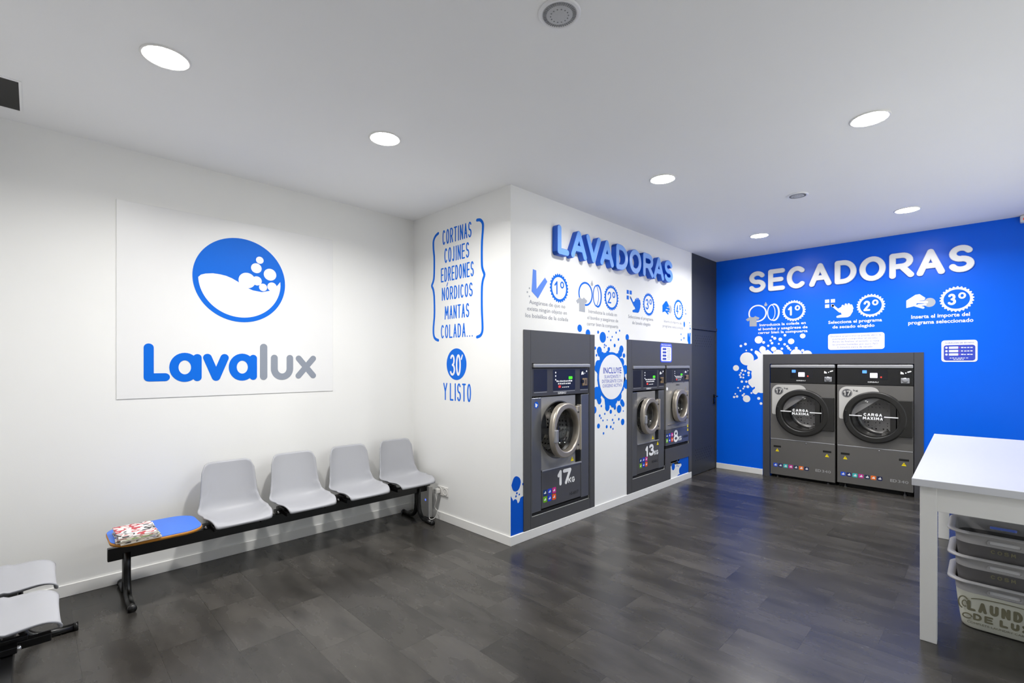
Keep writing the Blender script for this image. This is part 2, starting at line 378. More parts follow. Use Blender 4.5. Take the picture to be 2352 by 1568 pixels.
# stroke letters on a unit box
G = {
 'A': [[(0, 0), (.5, 1), (1, 0)], [(.19, .33), (.81, .33)]],
 'C': [arc(.5, .5, .5, .5, 48, 312, 22)],
 'D': [[(0, 0), (0, 1)]+arc(.35, .5, .65, .5, 90, -90, 16)+[(0, 0)]],
 'E': [[(1, 1), (0, 1), (0, 0), (1, 0)], [(0, .51), (.88, .51)]],
 'G': [arc(.5, .5, .5, .5, 48, 350, 22)+[(.98, .46), (.6, .46)]],
 'I': [[(.5, 0), (.5, 1)]],
 'J': [[(.8, 1), (.8, .2)]+arc(.4, .2, .4, .2, 0, -150, 8)],
 'K': [[(0, 0), (0, 1)], [(1, 1), (0, .42)], [(.3, .6), (1, 0)]],
 'L': [[(0, 1), (0, 0), (1, 0)]],
 'M': [[(0, 0), (.08, 1), (.5, .3), (.92, 1), (1, 0)]],
 'N': [[(0, 0), (0, 1), (1, 0), (1, 1)]],
 'O': [arc(.5, .5, .5, .5, 0, 360, 28)],
 'R': [[(0, 0), (0, 1), (.5, 1)]+arc(.52, .73, .43, .27, 90, -90, 12)+[(0, .46)], [(.5, .46), (1, 0)]],
 'S': [arc(.5, .745, .46, .255, 28, 270, 16)+arc(.5, .25, .5, .25, 85, -158, 16)],
 'T': [[(0, 1), (1, 1)], [(.5, 1), (.5, 0)]],
 'U': [[(0, 1), (0, .35)]+arc(.5, .35, .5, .35, 180, 360, 14)+[(1, 1)]],
 'V': [[(0, 1), (.5, 0), (1, 1)]],
 'X': [[(0, 0), (1, 1)], [(0, 1), (1, 0)]],
 'Y': [[(0, 1), (.5, .5), (1, 1)], [(.5, .5), (.5, 0)]],
 '0': [arc(.5, .5, .5, .5, 0, 360, 24)],
 '1': [[(.05, .72), (.6, 1), (.6, 0)]],
 '2': [arc(.5, .71, .48, .29, 165, -35, 14)+[(0, 0), (1, 0)]],
 '3': [arc(.46, .755, .44, .245, 150, -85, 14), arc(.46, .255, .54, .255, 85, -150, 14)],
 '4': [[(.72, 0), (.72, 1), (0, .28), (1, .28)]],
 '7': [[(0, 1), (1, 1), (.32, 0)]],
 '8': [arc(.5, .76, .4, .24, 0, 360, 20), arc(.5, .26, .5, .26, 0, 360, 20)],
 '.': [[(.5, 0), (.52, 0)]],
}
def glyph(mb, F, ch, u0, u1, v0, v1, w, d0=0, d1=.001):
    a, b, c, d = u0+w/2, u1-w/2, v0+w/2, v1-w/2
    for pl in G[ch]: mb.stroke(F, [(a+(b-a)*x, c+(d-c)*y) for x, y in pl], w, d0, d1)
def word(mb, F, s, u0, u1, v0, v1, w, d0=0, d1=.001, gap=.22, narrow={'I': .35, '.': .4, '1': .6, 'J': .8, 'M': 1.3}, each=None):
    ws = [narrow.get(c, 1) for c in s]; tot = sum(ws)+gap*(len(s)-1); k = (u1-u0)/tot; x = u0
    for c, q in zip(s, ws):
        if each: mb = MB()
        glyph(mb, F, c, x, x+q*k, v0, v1, w, d0, d1); x += (q+gap)*k
        if each: each(mb)

# ------------------------------------------------------------------ room shell
struct('floor', MB().box(XF-.1, XD+1.2, YR-.1, YA+.1, -.1, 0), 'floor')
struct('ceiling', MB().box(XF-.1, XD+1.2, YR-.1, YA+.1, H, H+.1), 'ceil')
struct('wall_left', MB().box(XF-.1, XD+1.3, YA, YA+.1, 0, H), 'wall')
struct('wall_return', MB().box(XC, XC+.1, YB+.1, YA, 0, H), 'wall')
W1 = (3.052, 3.896, .180, 1.516); W2 = (4.712, 5.456, .226, 1.494); W3 = (5.492, 6.136, .467, 1.494)
struct('wall_washers', MB().prism(FB, rect(XC, XE, 0, H), [rect(*W1), rect(W2[0], W3[1], W2[2], W2[3])], -.1, 0, True), 'wall')
DR = (-2.085, -.583, 0, 1.515)
struct('wall_back', MB().prism(FD, [(-YB-.1, 0), (DR[0], 0), (DR[0], DR[3]), (DR[1], DR[3]), (DR[1], 0), (-YR+.1, 0), (-YR+.1, H), (-YB-.1, H)], (), -.1, 0, True), 'blue_wall')
struct('wall_front', MB().box(XF-.1, XF, YR, YA, 0, H), 'wall')
WX0, WX1, WZ0, WZ1 = 2.0, 6.6, .10, 2.55               # window added in the unseen right wall to light the room
wr = MB(); wr.box(XF-.1, WX0, YR-.1, YR, 0, H); wr.box(WX1, XD, YR-.1, YR, 0, H); wr.box(WX0, WX1, YR-.1, YR, WZ1, H); wr.box(WX0, WX1, YR-.1, YR, 0, WZ0)
wr.box(XD, XD+1.2, YR-.1, YR, 0, H)  # extension added to shut out outside light behind the dryers
struct('wall_right', wr, 'wall')
struct('wall_light_block', MB().box(XD+1.2, XD+1.3, YR-.1, YA, 0, H), 'wall')  # unseen closure added to stop outside light leaking in behind the machines
w = struct('fill_window_1', MB().box(WX0+.03, WX1-.03, YR-.06, YR-.05, WZ0+.03, WZ1-.03), 'pane')
fw = MB()
for i in range(4): x = WX0+.025+(WX1-WX0-.05)*i/3; fw.box(x-.025, x+.025, YR-.08, YR-.03, WZ0, WZ1)
fw.box(WX0, WX1, YR-.08, YR-.03, WZ0, WZ0+.05); fw.box(WX0, WX1, YR-.08, YR-.03, WZ1-.05, WZ1)
struct('fill_window_frame', fw, 'door_grey', w)
BH, BT = .078, .012
struct('baseboard_left', MB().box(XF, XC-BT, YA-BT, YA, 0, BH, .002, 1), 'base')
struct('baseboard_return', MB().box(XC-BT, XC, YB, YA-BT, 0, BH, .002, 1), 'base')
struct('baseboard_washers', MB().box(XC-BT, XE-.004, YB-BT, YB, 0, BH, .002, 1), 'base')
struct('baseboard_back', MB().box(XD-BT, XD, 2.172, YB-.002, 0, BH, .002, 1), 'base')
struct('baseboard_right', MB().box(XF, XD, YR, YR+BT, 0, BH, .002, 1), 'base')
struct('trim_1', MB().box(XE-.010, XE+.012, YB-.006, YB+.02, 1.781, H, .002, 1), 'base')
struct('trim_2', MB().box(XE+.012, XD, YB, YB+.06, 2.012, H).box(XE+.012, XD, YB-.012, YB, 1.985, 2.03, .004, 2), 'door_grey')
dm = struct('door_1', MB().box(XE+.014, XD-.002, YB+.004, YB+.06, .006, 1.985, .003, 1), 'door_grey')
fr = MB(); fr.box(XE+.012, XE+.05, YB-.006, YB+.03, 0, 1.986, .002, 1); fr.box(XD-.03, XD-.001, YB-.006, YB+.03, 0, 1.986, .002, 1)
struct('door_frame', fr, 'door_grey', dm)
vh = MB()
for vz in (1.76, .2):
    for i in range(8):
        for j in range(5): vh.prism(FB, circ(6.36+i*.07+(.035 if j % 2 else 0), vz+j*.035, .007, 10), (), -.0045, -.0032)
struct('vent_holes', vh, 'gap', dm)
hd = MB(); hd.prism(FB, rrect(6.952, 6.992, .93, 1.075, .012), (), -.004, .006)
hd.tube([(6.972, YB, 1.048), (6.972, YB-.05, 1.048)], .011); hd.tube([(6.975, YB-.045, 1.048), (6.935, YB-.05, 1.048), (6.86, YB-.052, 1.048)], .010); hd.prism(FB, circ(6.972, .955, .009, 14), (), .006, .012)
struct('door_handle', hd, 'black_metal', dm)

# ------------------------------------------------------------------ ceiling fittings
def downlight(x, y, label, f=1):
    t = thing('downlight', (x, y, H), label, 'ceiling light', 'recessed round downlights')
    obj('trim_ring', MB().lathe(FCEIL, x, -y, [(.104, 0), (.104, .003), (.1, .006), (.09, .005), (.088, .002)]), 'base', t)
    obj('diffuser', MB().lathe(FCEIL, x, -y, [(.0885, .001), (.086, .006), (.07, .0095), (.04, .0115), (.012, .012)], 40, True, True), 'lamp', t)
    ld = bpy.data.lights.new('beam', 'AREA'); ld.shape = 'DISK'; ld.size = .17; ld.energy = BEAM*f; ld.spread = SPREAD; ld.color = (1, .985, .96)
    lo = bpy.data.objects.new('beam', ld); COL.objects.link(lo); lo.parent = t; lo.location = (0, 0, -.0135)
for x, y, l in [
    (.457, 2.833, 'lit round ceiling downlight nearest the black ceiling vent by the logo wall'),
    (1.646, 2.822, 'lit round ceiling downlight before the inner corner of the logo wall'),
    (3.588, 1.853, 'lit round ceiling downlight over the start of the blue LAVADORAS letters'),
    (5.952, 1.870, 'lit round ceiling downlight close to the grey door and the first letters of SECADORAS'),
    (3.596, .506, 'largest lit downlight of the right half, nearest the camera above the white table'),
    (5.975, .548, 'lit round ceiling downlight close to the blue wall above the end of SECADORAS'),
    ]: downlight(x, y, l, .95 if x > 5 else .56 if 1.8 < y < 1.9 else .72 if x < 1 else 1.12 if y > 2 else .7)
def speaker(x, y, r, label):
    t = thing('ceiling_speaker', (x, y, H), label, 'speaker', 'round ceiling speakers')
    obj('rim', MB().lathe(FCEIL, x, -y, [(r, 0), (r, .004), (r*.95, .008), (r*.86, .009), (r*.80, .005)], 48), 'speaker_rim', t)
    obj('grille', MB().lathe(FCEIL, x, -y, [(r*.81, .005), (r*.5, .011), (r*.1, .013)], 48, True, True), 'speaker_mesh', t)
    sl = MB()
    for k in range(44):
        a = 2*pi*k/44; c, s_ = cos(a), sin(a)
        F = Fr((x, y, H-.0078), (c, s_, 0), (s_, -c, 0))
        sl.prism(F, rect(r*.62, r*.78, -.0021, .0021), (), 0, .0016)
    for k in range(14): sl.prism(Fr((x, y, H-.0095), (1, 0, 0), (0, -1, 0)), circ(r*.42*cos(k*2*pi/14), r*.42*sin(k*2*pi/14), .0032, 8), (), 0, .003)
    obj('slots', sl, 'slot', t)
speaker(1.585, 1.29, .09, 'round white ceiling speaker with grey grille at the top edge of the photo')
speaker(4.772, 1.186, .082, 'small far round ceiling speaker between the four right-hand downlights')
t = thing('ceiling_vent', (-.4, 3.82, H), 'black rectangular vent in the ceiling at the left edge above the logo wall', 'ceiling vent')
obj('vent_frame', MB().prism(FCEIL, rect(-.81, -.045, -4.036, -3.612), [rect(-.80, -.055, -4.026, -3.622)], 0, .006), 'ceil', t)
obj('vent_panel', MB().box(-.80, -.055, 3.622, 4.026, H-.004, H), 'vent_black', t)
t = thing('motion_detector', (6.99, -.262, 2.93), 'small white detector high in the far right corner of the blue wall', 'detector')
obj('housing', MB().box(6.975, 7.05, -.31, -.232, 2.925, 2.995, .012, 3), 'socket', t)
obj('lens', MB().lathe(Fr((6.976, 0, 0), (0, -1, 0), (0, 0, 1)), .271, 2.955, [(.02, 0), (.015, .006), (.005, .009)], 20, True, True), 'glow_red', t)

# ------------------------------------------------------------------ logo panel on the left wall
t = thing('logo_panel', (1.168, YA, 1.265), 'square white acrylic panel on the left wall with the round wash emblem and Lavalux name', 'wall sign')
obj('panel', MB().fbox(FA, .403, 1.932, 1.265, 2.64, 0, .006, .0012, 1), 'panel_white', t)
cx, cz, r = 1.179, 2.178, .334
em = MB().prism(FA, circ(cx, cz, r, 96), (), .006, .0075)
emb = obj('emblem', em, 'vinyl_blue', t)
su = MB()
top = [(.883, 2.168), (.90, 2.187), (.93, 2.199), (.98, 2.208), (1.03, 2.206), (1.07, 2.2), (1.11, 2.186), (1.156, 2.162), (1.2, 2.13), (1.262, 2.107), (1.33, 2.1), (1.39, 2.117), (1.425, 2.17), (1.447, 2.163), (1.474, 2.2)]
bot = [(cx+.297*cos(R(a)), cz+.297*sin(R(a))) for a in range(-2, -180, -4)]
su.prism(FA, top+bot, (), .0075, .0083)
for u, v, q in [(1.219, 2.182, .062), (1.292, 2.188, .037), (1.339, 2.14, .031), (1.409, 2.152, .037), (1.314, 2.36, .029), (1.288, 2.291, .04), (1.393, 2.252, .049)]:
    su.prism(FA, circ(u, v, q, 36), (), .0075, .0083+su.lift()+4e-5)
obj('suds', su, 'vinyl_white', emb)
def lobj(strokes, name, m):
    mb = MB()
    for f in strokes: f(mb)
    return obj(name, mb, m, t)
d0, d1 = .006, .0078
st = lambda pts, w, closed=False: (lambda mb: mb.stroke(FA, pts, w, d0, d1, closed, 10))
lobj([st([(.5815, 1.626), (.5815, 1.413), (.677, 1.413)], .058)], 'letter', 'vinyl_blue')
for u0, u1, w in ((.708, .905, .056), (1.094, 1.293, .056)):
    lobj([st(arc((u0+u1-.01)/2-.004, 1.484, (u1-u0)/2-w/2-.003, .108-w/2, 0, 360, 36), w), st([(u1-w/2, 1.556), (u1-w/2, 1.408)], w)], 'letter', 'vinyl_blue')
lobj([st([(.943, 1.558), (1.001, 1.408), (1.059, 1.558)], .058)], 'letter', 'vinyl_blue')
lobj([st([(1.344, 1.648), (1.344, 1.406)], .056)], 'letter', 'logo_grey')
lobj([st([(1.427, 1.56), (1.427, 1.47)]+arc(1.490, 1.47, .063, .068, 180, 360, 16)+[(1.553, 1.56)], .054)], 'letter', 'logo_grey')
lobj([st([(1.627, 1.558), (1.752, 1.408)], .05), st([(1.752, 1.558), (1.625, 1.408)], .05)], 'letter', 'logo_grey')

# ------------------------------------------------------------------ lettering on the short return wall
t = thing('wall_lettering', (XC, 3.515, 1.74), 'blue list of laundry items between two tall brackets on the short wall', 'wall lettering')
b1 = [(-3.80, 2.787), (-3.845, 2.768), (-3.877, 2.725), (-3.878, 2.65), (-3.865, 2.55), (-3.868, 2.38), (-3.882, 2.325), (-3.905, 2.286), (-3.882, 2.245), (-3.866, 2.17), (-3.862, 2.0), (-3.879, 1.86), (-3.872, 1.79), (-3.845, 1.757), (-3.80, 1.742)]
b2 = [(-3.222, 2.793), (-3.18, 2.785), (-3.15, 2.755), (-3.143, 2.71), (-3.157, 2.57), (-3.157, 2.39), (-3.143, 2.335), (-3.124, 2.293), (-3.143, 2.25), (-3.157, 2.18), (-3.158, 2.0), (-3.149, 1.85), (-3.153, 1.795), (-3.178, 1.762), (-3.222, 1.75)]
for b in (b1, b2): obj('brace', MB().stroke(FC, crom(b, 44), .027), 'vinyl_blue', t)
for s, u0, u1, v0, v1 in [('CORTINAS', -3.731, -3.299, 2.658, 2.800), ('COJINES', -3.70, -3.331, 2.479, 2.62), ('EDREDONES', -3.755, -3.268, 2.30, 2.437), ('NORDICOS', -3.74, -3.283, 2.121, 2.247), ('MANTAS', -3.695, -3.331, 1.936, 2.065), ('COLADA...', -3.755, -3.279, 1.757, 1.887)]:
    wd = bpy.data.objects.new('word', None); COL.objects.link(wd); wd.parent = t; wd.empty_display_size = .02
    word(None, FC, s, u0, u1, v0, v1, .0135, gap=.3, each=lambda mb: obj('letter', mb, 'vinyl_blue', wd))
    if s == 'NORDICOS': obj('accent', MB().stroke(FC, [(-3.663, 2.258), (-3.648, 2.285)], .011), 'vinyl_blue', wd)
t = thing('wall_lettering', (XC, 3.515, 1.16), 'blue disc with white 30 above the words Y LISTO on the short wall', 'wall lettering')
o = obj('disc', MB().prism(FC, circ(-3.517, 1.508, .148, 64)), 'vinyl_blue', t)
mb = MB(); glyph(mb, FC, '3', -3.612, -3.535, 1.40, 1.60, .021, .001, .0018); glyph(mb, FC, '0', -3.522, -3.45, 1.40, 1.60, .021, .001, .0018); mb.stroke(FC, [(-3.428, 1.59), (-3.442, 1.555)], .015, .001, .0018)
obj('digits', mb, 'vinyl_white', o)
for s_, a, b in (('Y', -3.717, -3.655), ('LISTO', -3.615, -3.306)): word(None, FC, s_, a, b, 1.163, 1.33, .016, gap=.35, each=lambda mb: obj('letter', mb, 'vinyl_blue', t))

# ------------------------------------------------------------------ washer wall graphics
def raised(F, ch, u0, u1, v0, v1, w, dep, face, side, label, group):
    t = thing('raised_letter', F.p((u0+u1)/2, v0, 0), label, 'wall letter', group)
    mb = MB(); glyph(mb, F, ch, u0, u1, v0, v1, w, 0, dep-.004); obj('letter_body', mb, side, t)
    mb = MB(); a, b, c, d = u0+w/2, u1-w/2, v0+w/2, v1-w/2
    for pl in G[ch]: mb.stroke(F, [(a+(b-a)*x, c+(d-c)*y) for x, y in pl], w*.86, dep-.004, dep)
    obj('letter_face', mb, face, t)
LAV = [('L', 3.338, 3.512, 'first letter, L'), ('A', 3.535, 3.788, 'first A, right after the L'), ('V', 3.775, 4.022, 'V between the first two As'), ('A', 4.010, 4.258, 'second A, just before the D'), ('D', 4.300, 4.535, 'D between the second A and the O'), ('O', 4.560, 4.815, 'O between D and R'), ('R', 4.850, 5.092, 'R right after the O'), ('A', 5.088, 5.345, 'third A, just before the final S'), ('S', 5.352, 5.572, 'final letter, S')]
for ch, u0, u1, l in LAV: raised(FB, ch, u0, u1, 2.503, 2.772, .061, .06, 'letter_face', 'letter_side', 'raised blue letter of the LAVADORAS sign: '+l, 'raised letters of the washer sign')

def gear(mb, F, u, v, ro, w, teeth=26, tooth=.012):
    out = []
    for k in range(teeth*2):
        a = 2*pi*(k+.5)/(teeth*2); rr = ro if k % 2 == 0 else ro-tooth
        out.append((u+rr*cos(a-.03), v+rr*sin(a-.03))); out.append((u+rr*cos(a+.03), v+rr*sin(a+.03)))
    mb.prism(F, out, [circ(u, v, ro-w, 64)])
def ordinal(mb, F, ch, u, v, h, w):
    k = h*.5
    glyph(mb, F, ch, u-.068*h/.118, u-.068*h/.118+k*1.08, v-h*.5, v+h*.5, w)
    mb.stroke(F, arc(u+.042*h/.118, v+h*.28, .021*h/.118, .025*h/.118, 0, 360, 20), w*.8)
def drum_icon(mb, F, u, v, s=1):
    mb.prism(F, circ(u, v, .118*s, 48), [circ(u, v, .1*s, 48)], 0, .001+mb.lift())
    mb.stroke(F, arc(u+.205*s, v, .062*s, .108*s, 90, -90, 20), .020*s); mb.stroke(F, arc(u+.19*s, v, .062*s, .106*s, 90, 270, 20), .012*s)
    mb.stroke(F, arc(u+.175*s, v, .045*s, .1*s, 85, -85, 20), .008*s); mb.stroke(F, [(u+.19*s, v+.106*s), (u+.205*s, v+.108*s)], .013*s); mb.stroke(F, [(u+.19*s, v-.106*s), (u+.205*s, v-.108*s)], .013*s)
def shirt(mb, F, u, v):
    mb.prism(F, [(u-.042, v-.065), (u+.05, v-.068), (u+.05, v+.032), (u+.066, v+.018), (u+.088, v+.046), (u+.03, v+.075), (u+.014, v+.06), (u-.012, v+.06), (u-.03, v+.073), (u-.092, v+.033), (u-.064, v+.006), (u-.042, v+.022)], (), 0, .0022)
def drop(mb, F, u, v):
    mb.prism(F, [(u, v+.036), (u+.014, v+.006)]+arc(u, v-.004, .019, .018, 30, -210, 12)+[(u-.014, v+.006)])
def hand_point(mb, F, u, v, s=1):
    P = lambda pts: [(u+a*s, v+b*s) for a, b in pts]
    mb.stroke(F, P([(-.108, .062), (-.035, -.015)]), .025*s)
    mb.prism(F, P([(-.06, .02), (-.03, .035), (-.01, .055), (.075, .06), (.095, .02), (.098, -.02), (.07, -.075), (.045, -.09), (-.06, -.09), (-.06, -.065), (-.015, -.052), (-.035, -.012)]), (), 0, .001+mb.lift())
    for a, b in ((-.006, .055), (.025, .068), (.055, .068), (.08, .052)): mb.stroke(F, P([(a, b), (a+.012, b-.04)]), .023*s)
    mb.stroke(F, P([(-.06, -.078), (.03, -.078)]), .024*s)
def squares(mb, F, u, v, gaps=((0, 0), (1, 0), (0, 1))):
    for i, j in gaps: mb.prism(F, rect(u+i*.061, u+i*.061+.045, v-j*.061-.043, v-j*.061))
def hand_coin(mb, F, u, v):
    P = lambda pts: [(u+a, v+b) for a, b in pts]
    mb.prism(F, P([(-.125, .03), (-.045, .088), (-.01, .092), (.04, .045), (.03, .02), (-.01, .02), (-.02, .005), (-.06, -.04), (-.125, -.055)]), (), 0, .001+mb.lift())
    mb.stroke(F, P([(-.03, .005), (.05, -.003)]), .026); mb.stroke(F, P([(-.05, -.03), (.02, -.062)]), .024); mb.stroke(F, P([(-.02, -.03), (.04, -.03)]), .02)
def caption(mb, F, rows, h, bold=0):
    for s, u0, u1, v in rows: mb.text(F, s, u0, u1, v, h, .0012, bold)

def step(F, label, group, base, badge, n, icon, grey, rows, m, mt, mi=None, hcap=.036, bold=0, ms='vinyl_grey'):
    t = thing('instruction_decal', F.p(*base), label, 'wall decal', group)
    mb = MB(); gear(mb, F, badge[0], badge[1], badge[2], .033); obj('number_badge', mb, m, t)
    mb = MB(); ordinal(mb, F, n, badge[0], badge[1], .122, .016 if not bold else .022); obj('numeral', mb, m, t)
    mb = MB(); icon(mb); obj('pictogram', mb, mi or m, t)
    if grey: mb = MB(); grey(mb); lab(obj('pictogram_accent', mb, ms, t), 'grey shapes beside the pictogram')
    mb = MB(); caption(mb, F, rows, hcap, bold); obj('caption', mb, mt, t)
gS = 'instruction steps above the washers'
step(FB, 'first washer instruction: blue tick and 1º badge with grey caption about pockets', gS, (3.27, 1.9), (3.435, 2.21, .135), '1',
     lambda mb: mb.prism(FB, [(3.074, 2.335), (3.118, 2.330), (3.122, 2.167), (3.234, 2.282), (3.268, 2.25), (3.140, 2.086), (3.058, 2.140)]),
     lambda mb: [mb.prism(FB, circ(u, v, .008, 12)) for u, v in ((3.03, 2.164), (3.004, 2.128), (3.03, 2.094))],
     [('Asegúrese de que no', 3.027, 3.524, 2.03), ('exista ningún objeto en', 3.004, 3.549, 1.972), ('los bolsillos de la colada', 2.98, 3.568, 1.912)], 'vinyl_blue', 'text_grey', 'vinyl_check')
step(FB, 'second washer instruction: blue drum pictogram with grey T-shirt and 2º badge', gS, (4.05, 1.87), (4.302, 2.207, .135), '2',
     lambda mb: drum_icon(mb, FB, 3.846, 2.2), lambda mb: (shirt(mb, FB, 3.783, 2.087), drop(mb, FB, 3.951, 2.312)),
     [('Introduzca la colada en', 3.894, 4.405, 2.018), ('el bombo y asegúrese de', 3.873, 4.429, 1.955), ('cerrar bien la compuerta', 3.866, 4.429, 1.893)], 'vinyl_blue', 'text_grey')
step(FB, 'third washer instruction: blue pointing hand pressing squares and 3º badge', gS, (4.91, 1.95), (5.084, 2.206, .135), '3',
     lambda mb: (squares(mb, FB, 4.601, 2.325), hand_point(mb, FB, 4.795, 2.18)), lambda mb: mb.prism(FB, rect(4.664, 4.69, 2.235, 2.262)),
     [('Selecciona el programa', 4.632, 5.189, 2.02), ('de lavado elegido', 4.715, 5.124, 1.957)], 'vinyl_blue', 'text_grey')
step(FB, 'fourth washer instruction: blue hand holding a grey coin and 4º badge', gS, (5.7, 1.96), (5.845, 2.206, .135), '4',
     lambda mb: hand_coin(mb, FB, 5.54, 2.196), lambda mb: mb.prism(FB, circ(5.607, 2.193, .052, 32), (), 0, .0008),
     [('Inserta el importe del', 5.453, 5.931, 2.022), ('programa seleccionado', 5.422, 5.975, 1.962)], 'vinyl_blue', 'text_grey')

def blobs(mb, F, L, k=1, n=20): 
    for u, v, q in L: mb.prism(F, circ(u, v, q*k, n if q < .03 else 32), (), 0, .001+mb.lift())
t = thing('splash_decal', (4.31, YB, .79), 'blue paint splash decal around a white INCLUYE disc between the washer panels', 'wall decal')
mb = MB(); cu_, cv_ = 4.306, 1.374
mb.prism(FB, circ(cu_, cv_, .262, 72))
random.seed(3)
for k in range(20):
    a = k*2*pi/20+random.uniform(-.3, .3); mb.prism(FB, circ(cu_+.245*cos(a), cv_+.252*sin(a), random.uniform(.018, .055), 24), (), 0, .001+mb.lift())
blobs(mb, FB, [(4.08, 1.644, .043), (4.08, 1.615, .03), (4.13, 1.59, .045), (4.494, 1.671, .04), (4.47, 1.625, .04), (4.251, 1.666, .022), (4.545, 1.603, .024), (4.06, 1.5, .05), (4.035, 1.47, .04), (4.08, 1.136, .036), (4.224, 1.061, .04), (4.367, 1.048, .022), (4.448, 1.028, .043), (4.53, 1.073, .026), (4.03, 1.23, .05), (4.01, 1.2, .045), (4.57, 1.45, .05), (4.59, 1.29, .05)])
for p, q, w_ in [((4.21, 1.14), (4.224, 1.065), .07), ((4.35, 1.14), (4.365, 1.05), .045), ((4.3, 1.15), (4.33, 1.1), .1), ((4.13, 1.58), (4.2, 1.53), .09), ((4.5, 1.1), (4.52, 1.08), .06), ((4.06, 1.16), (4.12, 1.25), .06)]: mb.stroke(FB, [p, q], w_)
sp = obj('splash', mb, 'vinyl_blue', t)
def droplets(F, L, m, parent, k=1):
    for u, v, q in L: obj('droplet', MB().prism(F, circ(u, v, q*k, 20 if q < .03 else 32), (), 0, .0012), m, parent)
droplets(FB, [(4.059, 1.834, .022), (4.142, 1.785, .078), (4.251, 1.851, .012), (4.228, 1.789, .011), (4.316, 1.797, .014), (4.289, 1.761, .016), (4.391, 1.845, .017), (4.458, 1.869, .015), (4.436, 1.773, .02), (4.612, 1.804, .048), (4.363, 1.707, .026), (4.174, 1.709, .015), (4.171, 1.683, .013), (4.2, 1.7, .013), (4.008, 1.67, .022), (4.03, 1.599, .019), (4.289, 1.01, .031), (3.992, 1.047, .052), (4.115, 1.079, .017), (4.087, .983, .02), (4.109, .957, .015), (4.145, .929, .014), (4.178, .995, .016), (4.323, .921, .018), (4.346, .887, .016), (4.371, .966, .012), (4.444, .919, .02), (4.52, .883, .048), (4.065, .88, .035), (4.213, .859, .024), (4.289, .85, .021), (4.33, .826, .015), (4.155, .796, .018), (4.533, 1.0, .012), (4.224, .928, .011), (3.749, 1.857, .05), (3.884, 1.815, .052)], 'vinyl_blue', t, .72)
di = obj('disc', MB().prism(FB, circ(cu_, cv_, .235, 72), (), .001, .0042), 'vinyl_white', t)
mb = MB(); mb.text(FB, 'INCLUYE', 4.145, 4.488, 1.413, .062, .0048, .012)
for s, a, b, v in (('SUAVIZANTE Y', 4.165, 4.473, 1.362), ('DETERGENTE CON', 4.122, 4.503, 1.315), ('OXÍGENO ACTIVO', 4.132, 4.494, 1.268)): mb.text(FB, s, a, b, v, .034, .0048)
obj('disc_text', mb, 'text_blue', di)

t = thing('splash_decal', (2.875, YB, .08), 'blue splash decal low beside the near corner, left of the tall washer panel', 'wall decal')
mb = MB(); mb.prism(FB, [(2.802, .08), (2.952, .08), (2.952, .384)]+arc(2.932, .352, .022, .03, 80, 200, 6)+[(2.907, .352), (2.897, .338), (2.884, .338), (2.877, .356)]+arc(2.852, .345, .028, .032, 20, 140, 6)+[(2.822, .384), (2.802, .412)])
SPLD = [(2.864, .399, .009), (2.875, .423, .009), (2.904, .407, .008), (2.95, .487, .01)]
drp = MB().prism(FB, crom([(2.81, .50), (2.835, .553), (2.868, .567), (2.908, .545), (2.922, .505), (2.9, .455), (2.866, .44), (2.83, .455), (2.81, .50)], 32)[:-1])
obj('splash', mb, 'vinyl_deep', t); obj('droplet', drp, 'vinyl_deep', t); droplets(FB, SPLD, 'vinyl_deep', t)
t = thing('splash_decal', (6.11, YB, 1.77), 'blue splash decal at the top right end of the washer wall by the door', 'wall decal')
mb = MB(); mb.prism(FB, [(6.13, 1.76), (6.19, 1.76), (6.19, 1.93)]+arc(6.178, 1.9, .02, .03, 60, 180, 6)+[(6.155, 1.86)]+arc(6.125, 1.885, .026, .04, 0, 180, 10)+[(6.1, 1.82), (6.118, 1.8)])
droplets(FB, [(6.042, 2.218, .01), (6.05, 2.17, .012), (5.914, 1.896, .012), (5.998, 1.85, .015), (5.92, 1.823, .012), (6.165, 2.06, .01), (6.18, 1.985, .014), (6.182, 2.02, .009)], 'vinyl_blue', t)
obj('droplet', MB().prism(FB, circ(6.007, 2.03, .022, 24, .037)), 'vinyl_blue', t)
obj('splash', mb, 'vinyl_blue', t)
t = thing('splash_decal', (5.9, YB, .08), 'blue splash decal in the low wall cutout under the small washer', 'wall decal')
mb = MB(); mb.prism(FB, [(5.80, .083), (5.86, .083), (6.127, .083), (6.127, .294), (5.874, .294)]+arc(5.885, .262, .028, .03, 120, 240, 6)+[(5.905, .238), (5.932, .205), (5.897, .185)]+arc(5.9, .14, .042, .045, 110, 250, 8)+[(5.85, .1)])
droplets(FB, [(5.84, .255, .014), (5.80, .215, .01), (5.845, .205, .009), (5.815, .283, .012), (5.70, .218, .043)], 'vinyl_deep', t)
obj('splash', mb, 'vinyl_deep', t)

# ------------------------------------------------------------------ washers
def surround(name, outer, holes, label, lines=()):
    t = thing(name, FB.p((outer[0][0]+outer[1][0])/2, min(p[1] for p in outer), 0), label, 'surround panel')
    obj('panel', MB().prism(FB, outer, holes, 0, .009), 'fascia', t)
    mb = MB()
    for ln in lines: mb.prism(FB, rect(*ln), (), .0088, .0094)
    if lines: obj('panel_joint', mb, 'gap', t)
surround('machine_surround', rect(2.953, 3.986, .079, 1.803), [rect(*W1)], 'dark grey sheet surround of the near washer left of the INCLUYE splash', [(3.908, 3.911, .079, 1.803), (3.036, 3.038, .079, 1.803)])
surround('machine_surround', [(4.603, .079), (5.612, .079), (5.612, .293), (6.128, .293), (6.128, .079), (6.210, .079), (6.210, 1.780), (4.603, 1.780)], [[(W2[0], W2[2]), (W2[1]+.018, W2[2]), (W2[1]+.018, W3[2]), (W3[1], W3[2]), (W3[1], W3[3]), (W2[0], W2[3])]], 'wide dark grey sheet surround of the two far washers beside the door', [(4.69, 4.692, .079, 1.78)])

